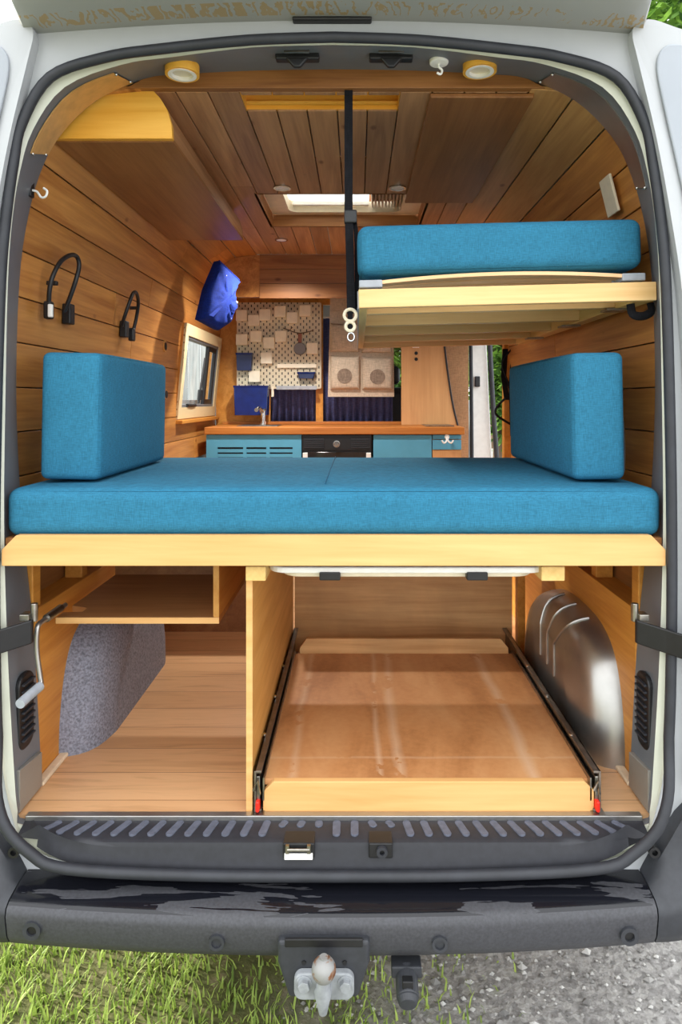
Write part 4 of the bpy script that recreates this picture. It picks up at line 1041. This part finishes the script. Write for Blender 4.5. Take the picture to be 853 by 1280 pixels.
# faucet
p = PX(327, 533, 2.62); zf = ztop + .004
t = thing('faucet', 'small chrome faucet standing on the worktop below the pegboard', 'faucet', (p.x, 2.62, zf))
MB().cyl((p.x + .01, 2.62, zf), 'Z', .022, .02, 20).cyl((p.x + .01, 2.62, zf), 'Z', .016, .085, 18).build('body', M['chrome'], t, smooth=True)
MB().tube(crom([Vector((p.x + .008, 2.62, zf + .07)), Vector((p.x - .004, 2.59, zf + .10)), Vector((p.x - .012, 2.55, zf + .105)), Vector((p.x - .016, 2.51, zf + .092))], 4), .013, 12).build('spout', M['chrome'], t, smooth=True)
MB().box(p.x + .012, p.x + .03, 2.60, 2.63, zf + .085, zf + .10).build('lever', M['chrome'], t, bevel=.004)

# ------------------------------------------------------------------ pegboard and what hangs on it
PY = 2.755
a, b = PX(296, 486, PY), PX(402, 378, PY)
pb = MB().prism(rrect(a.x, b.x, a.z, b.z, .012), 'Y', PY, PY + .006).build('pegboard', M['pegboard'], bevel=.001)
tag(pb, 'ivory pegboard with slotted holes on the cab bulkhead', 'pegboard')
names = [((303, 395), 'leftmost in the top row'), ((318, 401), 'second in the top row, hung low'), ((332, 394), 'third in the top row'), ((351, 390), 'fourth in the top row'),
         ((366, 398), 'fifth in the top row, hung low'), ((382, 389), 'at the top right corner of the pegboard'), ((303, 425), 'leftmost in the middle row'), ((321, 421), 'second in the middle row'),
         ((337, 429), 'third in the middle row, hung lower'), ((352, 421), 'just left of the round mirror'), ((334, 448), 'alone below the middle row'), ((391, 436), 'right of the round mirror'), ((319, 471), 'at the lower left above the large blue bin')]
proto = None
for (px, py), lab in names:
    c = PX(px, py, PY - .005)
    L = 'square ivory holder on the pegboard, ' + lab
    if proto is None:
        proto = thing('peg_holder', L, 'holder', (c.x, PY, c.z), 'square ivory pegboard holders')
        MB().box(c.x - .036, c.x + .036, PY - .040, PY - .0005, c.z - .036, c.z + .036).build('tile', M['card'], proto, bevel=.003)
        MB().box(c.x - .030, c.x + .030, PY - .020, PY - .004, c.z + .034, c.z + .041).build('hook_edge', M['offwhite'], proto, bevel=.001)
    else: copy_tree(proto, (c.x, PY, c.z), L)
def binbox(xa, xb, ya, yb, dep, name, lab, mat, taper=.9, Y=PY):
    a, b = PX(xa, yb, Y - dep), PX(xb, ya, Y - dep); x0, x1, z0, z1 = a.x, b.x, a.z, b.z; cx = (x0 + x1) / 2
    t = thing(name, lab, 'bin', (cx, Y - dep / 2, z0), 'blue bins on the pegboard')
    def rr(k, z, i=0): return [Vector((cx + (x - cx) * k, y, z)) for x, y in rrect(x0 + i, x1 - i, Y - dep + i, Y - .001 - i, .008, 3)]
    MB().loft([rr(taper, z0), rr(1, z1), rr(1, z1, .003), rr(taper, z0 + .003, .003)], True, True).build('tub', mat, t)
    MB().loft([rr(1, z1 - .012, -.002), rr(1, z1, -.004), rr(1, z1, .003), rr(1, z1 - .012, .003)], True).build('rim', M['bin'], t)
    return t
binbox(295, 315, 441, 463, .06, 'storage_bin', 'small dark blue bin on the left of the pegboard', M['bin_d'])
binbox(292, 335, 482, 519, .12, 'storage_bin', 'large translucent blue bin hanging below the pegboard', M['bin'], .94)
binbox(372, 394, 465, 473, .05, 'storage_bin', 'shallow navy tray at the lower right of the pegboard', M['bin_d'], .85)
a = PX(347, 482, PY); b = PX(397, 486, PY)
t = thing('wire_shelf', 'narrow grey shelf along the bottom edge of the pegboard', 'shelf', ((a.x + b.x) / 2, PY, b.z))
MB().box(a.x, b.x, PY - .06, PY - .001, b.z - .006, b.z).build('ledge', M['greyplastic'], t, bevel=.001); MB().box(a.x, b.x, PY - .06, PY - .056, b.z - .0, b.z + .018).build('lip', M['greyplastic'], t, bevel=.001)
a = PX(347, 460, PY); b = PX(396, 455, PY)
t = MB().box(a.x, b.x, PY - .02, PY - .0005, a.z, b.z).build('ledge_rail', M['card'], bevel=.002); tag(t, 'long ivory ledge on the pegboard above the shallow navy tray', 'ledge')
a = PX(341, 496, PY - .01); t = MB().box(a.x - .008, a.x + .008, PY - .012, PY - .0005, a.z, a.z + .065).box(a.x - .008, a.x + .008, PY - .03, PY - .012, a.z, a.z + .006).build('peg_hook', M['card'], bevel=.002); tag(t, 'ivory hook hanging from the bottom edge of the pegboard', 'hook')
tw = crom([PX(354, 410, PY - .02), PX(362, 413, PY - .03), PX(371, 416, PY - .03), PX(380, 416, PY - .03), PX(392, 413, PY - .02)], 4)
t = MB().tube(tw, .0035, 6).tube([PX(362, 413, PY - .03), PX(366, 409, PY - .028)], .0025, 6).build('twig', M['bark']); tag(t, 'thin grey twig hung across the pegboard', 'twig')
c = PX(375, 436, PY - .03)
t = thing('hand_mirror', 'small dark round hand mirror with pinkish handle hanging on the pegboard', 'mirror', (c.x, PY - .03, c.z - .04))
MB().cyl((c.x, PY - .035, c.z), 'Y', .04, .02, 28).build('disc', plain('dark_mirror', (62, 40, 26), .12, .5, .02), t, bevel=.002)
MB().box(c.x - .012, c.x + .012, PY - .032, PY - .022, c.z + .036, c.z + .10).build('handle', wood('pinkish_wood', (140, 84, 64), (164, 104, 80), 'Z'), t, bevel=.004)

# curtains
def curtain(xa, xb, ya, yb, Y, lab):
    n = 60; top = []; bot = []
    for i in range(n + 1):
        u = i / n; w = .012 * math.sin(u * (xb - xa) * .75) + .006 * math.sin(u * (xb - xa) * .31 + 1)
        x = xa + (xb - xa) * u
        p = PX(x, ya, Y); q = PX(x, yb, Y); top.append(p + Vector((0, w * .6, 0))); bot.append(q + Vector((0, w, 0)))
    o = MB().loft([top, [a.lerp(b, .5) for a, b in zip(top, bot)], bot], False).build('curtain', M['curtain'], smooth=True)
    m = o.modifiers.new('thick', 'SOLIDIFY'); m.thickness = .002
    tag(o, lab, 'curtain', 'navy curtains behind the kitchen'); return o
curtain(335, 396, 384, 532.5, YB + .045, 'navy curtain behind the pegboard')
cc = curtain(403, 491, 398, 532.5, YB + .06, 'navy curtain behind the taupe hanging organizer')
a, b = PX(400, 397, YB + .06), PX(492, 397, YB + .06)
t = MB().cyl(tuple(a), 'X', .007, b.x - a.x, 12).build('curtain_rod', M['wplastic']); tag(t, 'thin white curtain rod above the organizer', 'rod')
# organizer
OY = 2.70
def P2(x, y, o=0): return PX(x, y, OY - o)
bk = [P2(413, 372), P2(492, 372), P2(493, 496), P2(410, 496)]
org = thing('hanging_organizer', 'taupe fabric hanging organizer with four pockets in front of the navy curtain', 'organizer', (P2(452, 0).x, OY, P2(0, 496).z))
MB().prism([(p.x, p.z) for p in bk], 'Y', OY, OY + .006).build('backing', M['linen'], org)
def pocket(xa, xb, ya, yb, disc):
    R = []
    for o_, k in ((-.0, 1.0), (.012, .985), (.03, .93), (.038, .8)):
        cx, cy = (xa + xb) / 2, (ya + yb) / 2
        pts = []
        for u, v in ((-1, -1), (-.33, -1 + .06), (.33, -1 + .06), (1, -1), (1, -.33), (1, .33), (1, 1), (.33, 1), (-.33, 1), (-1, 1), (-1, .33), (-1, -.33)):
            pts.append(P2(cx + u * (xb - xa) / 2 * k, cy + v * (yb - ya) / 2 * k, o_))
        R.append(pts)
    q = MB().loft(R, True, True).build('pocket', M['linen'], org, smooth=True)
    if disc:
        c = P2(disc[0], disc[1], .038); MB().cyl((c.x, c.y - .004, c.z), 'Y', .048, .005, 28).build('mesh_window', M['linen_d'], q)
pocket(413, 449, 404, 440, None); pocket(452, 490, 404, 441, None)
pocket(413, 450, 444, 487, (431, 470)); pocket(453, 491, 446, 487, (472, 471))
for y in (389, 397): MB().box(P2(414, 0).x, P2(491, 0).x, OY - .003, OY, P2(0, y + .8).z, P2(0, y).z).build('stitched_fold', M['linen'], org, bevel=.001)

# tall board on the worktop and lining behind it
TY = 2.62
tb = [PX(x, y, TY) for x, y in ((502, 533.5), (502, 380), (548, 380), (554, 430), (557, 455), (562, 490), (566, 512), (572, 533.5))]
zc_ = ztop + .001
t = thing('partition_board', 'tan plywood board with curved edge standing on the worktop', 'board', (PX(535, 0, TY).x, TY, zc_))
MB().prism([(p.x, max(p.z, zc_)) for p in tb], 'Y', TY, TY + .015).build('board', M['ply_tan'], t, bevel=.001)
for py in (441.5, 449): p = PX(520.5, py, TY); MB().cyl((p.x, TY - .004, p.z), 'Y', .011, .004, 18).build('socket', M['black'], t)
p = PX(520, 432, TY); MB().box(p.x - .022, p.x + .022, TY - .006, TY, p.z - .014, p.z + .014).build('switch', M['wplastic'], t, bevel=.002)
MB().tube([q + Vector((.008, -.004, 0)) for q in crom([PX(x, y, TY) for x, y in ((548, 385), (554, 430), (557, 455), (562, 490), (566, 512), (571, 532))], 3)], .006, 6).build('edge_cable', M['black'], t, smooth=True)
la, lb_ = PX(556, 700, 2.72), PX(586, 380, 2.72)
t = MB().box(la.x - .05, lb_.x, 2.72, 2.735, FZ, lb_.z).build('lining_panel', M['beige']); tag(t, 'beige fabric-covered panel between the tan board and the sliding door', 'panel')
# black side panel of the cab seat area and seat
t = thing('cab_seat', 'black cab seat with headrest seen past the organizer', 'seat', (.33, 3.3, FZ))
MB().box(.10, .60, 3.2, 3.7, FZ + .15, FZ + .45).build('seat_base', M['black'], t, bevel=.05, seg=4)
MB().box(.06, .60, 3.12, 3.28, FZ + .42, ZC + .09).build('backrest', M['black'], t, bevel=.05, seg=4)
MB().box(.10, .305, 3.14, 3.26, ZC + .11, ZC + .245).build('headrest', M['black'], t, bevel=.04, seg=4)
for x in (.16, .24): MB().cyl((x, 3.2, ZC + .05), 'Z', .006, .08, 8).build('headrest_post', M['steel'], t)

# black belts hanging at the sliding door
t = thing('hanging_belts', 'black looped belts hanging by the sliding door opening', 'belt', (.72, 1.93, ZC))
YV = 1.90
web(MB(), [PX(632, 436, YV), PX(630, 470, YV), PX(634, 500, YV)], .014).build('belt', M['blackweb'], t)
web(MB(), [PX(644, 436, YV + .02), PX(640, 480, YV + .02), PX(642, 545, YV + .02)], .016).build('belt', M['blackweb'], t)
MB().tube(crom([PX(632, 498, YV), PX(622, 508, YV), PX(620, 517, YV), PX(628, 524, YV), PX(640, 531, YV)], 4), .012, 8, flat=.5).build('belt', M['blackweb'], t, smooth=True)
MB().tube(crom([PX(640, 436, YV), PX(628, 455, YV), PX(636, 480, YV), PX(640, 505, YV)], 4), .010, 8, flat=.5).build('belt', M['blackweb'], t, smooth=True)

# ------------------------------------------------------------------ outdoors
g = MB().add([(-40, -20, 0), (40, -20, 0), (40, 60, 0), (-40, 60, 0)], [(0, 1, 2, 3)]).build('ground', M['ground'], kind='structure')
g.location = (0, 0, 0)
for v in g.data.vertices: v.co = Vector((v.co.x, v.co.y + 20, 0))
gr = MB(); rnd = random.Random(3)
def blade(x, y, h, a, lean, w):
    dx, dy = math.cos(a), math.sin(a); px, py = -dy * w, dx * w
    l1, l2 = lean * h * .35, lean * h
    gr.add([(x - px, y - py, 0), (x + px, y + py, 0), (x + dx * l1 + px * .7, y + dy * l1 + py * .7, h * .55), (x + dx * l1 - px * .7, y + dy * l1 - py * .7, h * .55), (x + dx * l2, y + dy * l2, h * .9)], [(0, 1, 2, 3), (3, 2, 4)])
for _ in range(24000):
    x = rnd.uniform(-1.7, .45); y = rnd.uniform(-.55, .75)
    den = 1.0 if x < -.45 else max(.05, .75 - (x + .45) * .85)
    cl = .5 + .5 * math.sin(x * 9 + 2 * math.sin(y * 7)) * math.sin(y * 11 + x * 5)
    if rnd.random() > den * (.35 + .75 * cl): continue
    blade(x, y, rnd.uniform(.018, .06) * (1.0 if x < -.4 else .75), rnd.uniform(0, 6.28), rnd.uniform(.2, 1.0), rnd.uniform(.0018, .004))
go = gr.build('grass', M['grass'], kind='stuff'); tag(go, 'sunlit tufts of short green grass under the rear bumper', 'grass')
pe = MB()
for _ in range(2200):
    x = rnd.uniform(-.2, 1.6); y = rnd.uniform(-.4, .7)
    r = rnd.uniform(.003, .010) * (1 if rnd.random() > .05 else 1.7); q = rnd.uniform(0, 6.28)
    c = Vector((x, y, r * .3)); sx, sy, sz = r, r * rnd.uniform(.6, 1), r * rnd.uniform(.4, .8)
    vs = [c + Vector((sx * math.cos(q), sy * math.sin(q), 0)), c + Vector((-sx * math.sin(q), sy * math.cos(q), 0)), c + Vector((-sx * math.cos(q), -sy * math.sin(q), 0)), c + Vector((sx * math.sin(q), -sy * math.cos(q), 0)), c + Vector((0, 0, sz)), c - Vector((0, 0, sz))]
    pe.add(vs, [(0, 1, 4), (1, 2, 4), (2, 3, 4), (3, 0, 4), (1, 0, 5), (2, 1, 5), (3, 2, 5), (0, 3, 5)])
po = pe.build('gravel', M['stone'], kind='stuff'); tag(po, 'loose grey gravel on the ground at the right below the bumper', 'gravel')

def tree(x, y, H, R, lab):
    t = thing('tree', lab, 'tree', (x, y, 0), 'trees around the van'); q = random.Random(int(x * 10 + y))
    tk = MB().tube([(x, y, -.05), (x + .05, y, H * .35), (x - .05, y + .05, H * .7)], [H * .03, H * .022, H * .008], 10)
    for k in range(6):
        a = k * 1.05; tk.tube([(x, y, H * (.3 + .06 * k)), (x + R * .6 * math.cos(a), y + R * .6 * math.sin(a), H * (.5 + .06 * k))], [H * .01, H * .003], 6)
    tk.build('trunk', M['bark'], t, smooth=True)
    mb = MB(); cl = [(max(-.8, min(.8, q.gauss(0, .5))), max(-.8, min(.8, q.gauss(0, .5))), q.uniform(-.8, .9)) for _ in range(40)]
    for _ in range(int(6000 + 3000 * R)):
        c = cl[q.randrange(40)]
        p = Vector((x + R * (c[0] + q.gauss(0, .2)), y + R * (c[1] + q.gauss(0, .2)), H * .6 + H * .38 * (c[2] + q.gauss(0, .14))))
        a, b, s_ = q.uniform(0, 6.28), q.uniform(-.9, .9), q.uniform(.04, .085) * (.7 + R * .5)
        u = Vector((math.cos(a), math.sin(a), b)) * s_; w = Vector((-math.sin(a), math.cos(a), q.uniform(-.6, .6))) * s_ * .5
        mb.add([p - u, p + w, p + u, p - w], [(0, 1, 2, 3)])
    mb.build('foliage', M['leaf'], t)
    return t
tree(7.9, 14.5, 13.5, 2.9, 'tall green tree beyond the right side of the van, at the top right corner')
tree(17.5, 31.0, 26.0, 5.0, 'taller dark green tree rising behind the tree at the top right corner')
tree(2.3, 9.5, 4.0, .8, 'bushy green tree seen through the sliding door opening')
tree(4.6, 21.0, 7.0, 2.2, 'green tree standing far behind the sliding door opening')
tree(.9, 15.0, 4.4, 1.4, 'green tree ahead of the van, seen through the gap beside the organizer')
fn = MB()
for k in range(26): fn.box(-5.2 + .16 * k, -5.2 + .16 * k + .15, 7.0, 7.03, .05, 3.4)
f = fn.build('board_fence', M['fence']); tag(f, 'weathered grey board fence seen through the side window', 'fence')

# ------------------------------------------------------------------ light and camera
w = bpy.data.worlds.new('World'); S.world = w; w.use_nodes = True
nt = w.node_tree; nt.nodes.clear()
out = nt.nodes.new('ShaderNodeOutputWorld'); bg = nt.nodes.new('ShaderNodeBackground'); nt.links.new(bg.outputs[0], out.inputs[0])
tc = nt.nodes.new('ShaderNodeTexCoord'); sx = nt.nodes.new('ShaderNodeSeparateXYZ'); nt.links.new(tc.outputs['Generated'], sx.inputs[0])
rp = nt.nodes.new('ShaderNodeValToRGB'); nt.links.new(sx.outputs[2], rp.inputs[0])
e = rp.color_ramp.elements; e[0].position = .0; e[0].color = (.80, .84, .86, 1); e[1].position = .5; e[1].color = (.96, .98, 1.0, 1)
nt.links.new(rp.outputs[0], bg.inputs[0]); bg.inputs[1].default_value = 1.55
sl = bpy.data.lights.new('sun', 'SUN'); sl.energy = 4.0; sl.angle = math.radians(6); sl.color = (1, .95, .86)
so = bpy.data.objects.new('sun', sl); COL.objects.link(so)
so.rotation_euler = Vector((.88, -.30, -.62)).to_track_quat('-Z', 'Y').to_euler()

cam = bpy.data.cameras.new('camera'); co = bpy.data.objects.new('camera', cam); COL.objects.link(co)
co.location = (0, -D0, ZC); co.rotation_euler = (math.pi / 2, 0, 0)
cam.sensor_fit = 'HORIZONTAL'; cam.sensor_width = 36; cam.lens = 36 * F / 853
cam.shift_x = (426.5 - CX) / 853; cam.shift_y = -(640 - HY) / 853
cam.clip_start = .05; cam.clip_end = 200
S.camera = co
S.view_settings.view_transform = 'Standard'; S.view_settings.look = 'None'; S.view_settings.gamma = 1; S.view_settings.use_curve_mapping = False
S.view_settings.exposure = 0.92
S.cycles.max_bounces = 10; S.cycles.diffuse_bounces = 7; S.cycles.transparent_max_bounces = 12
for o in list(bpy.data.objects):
    if '_o' in o: del o['_o']
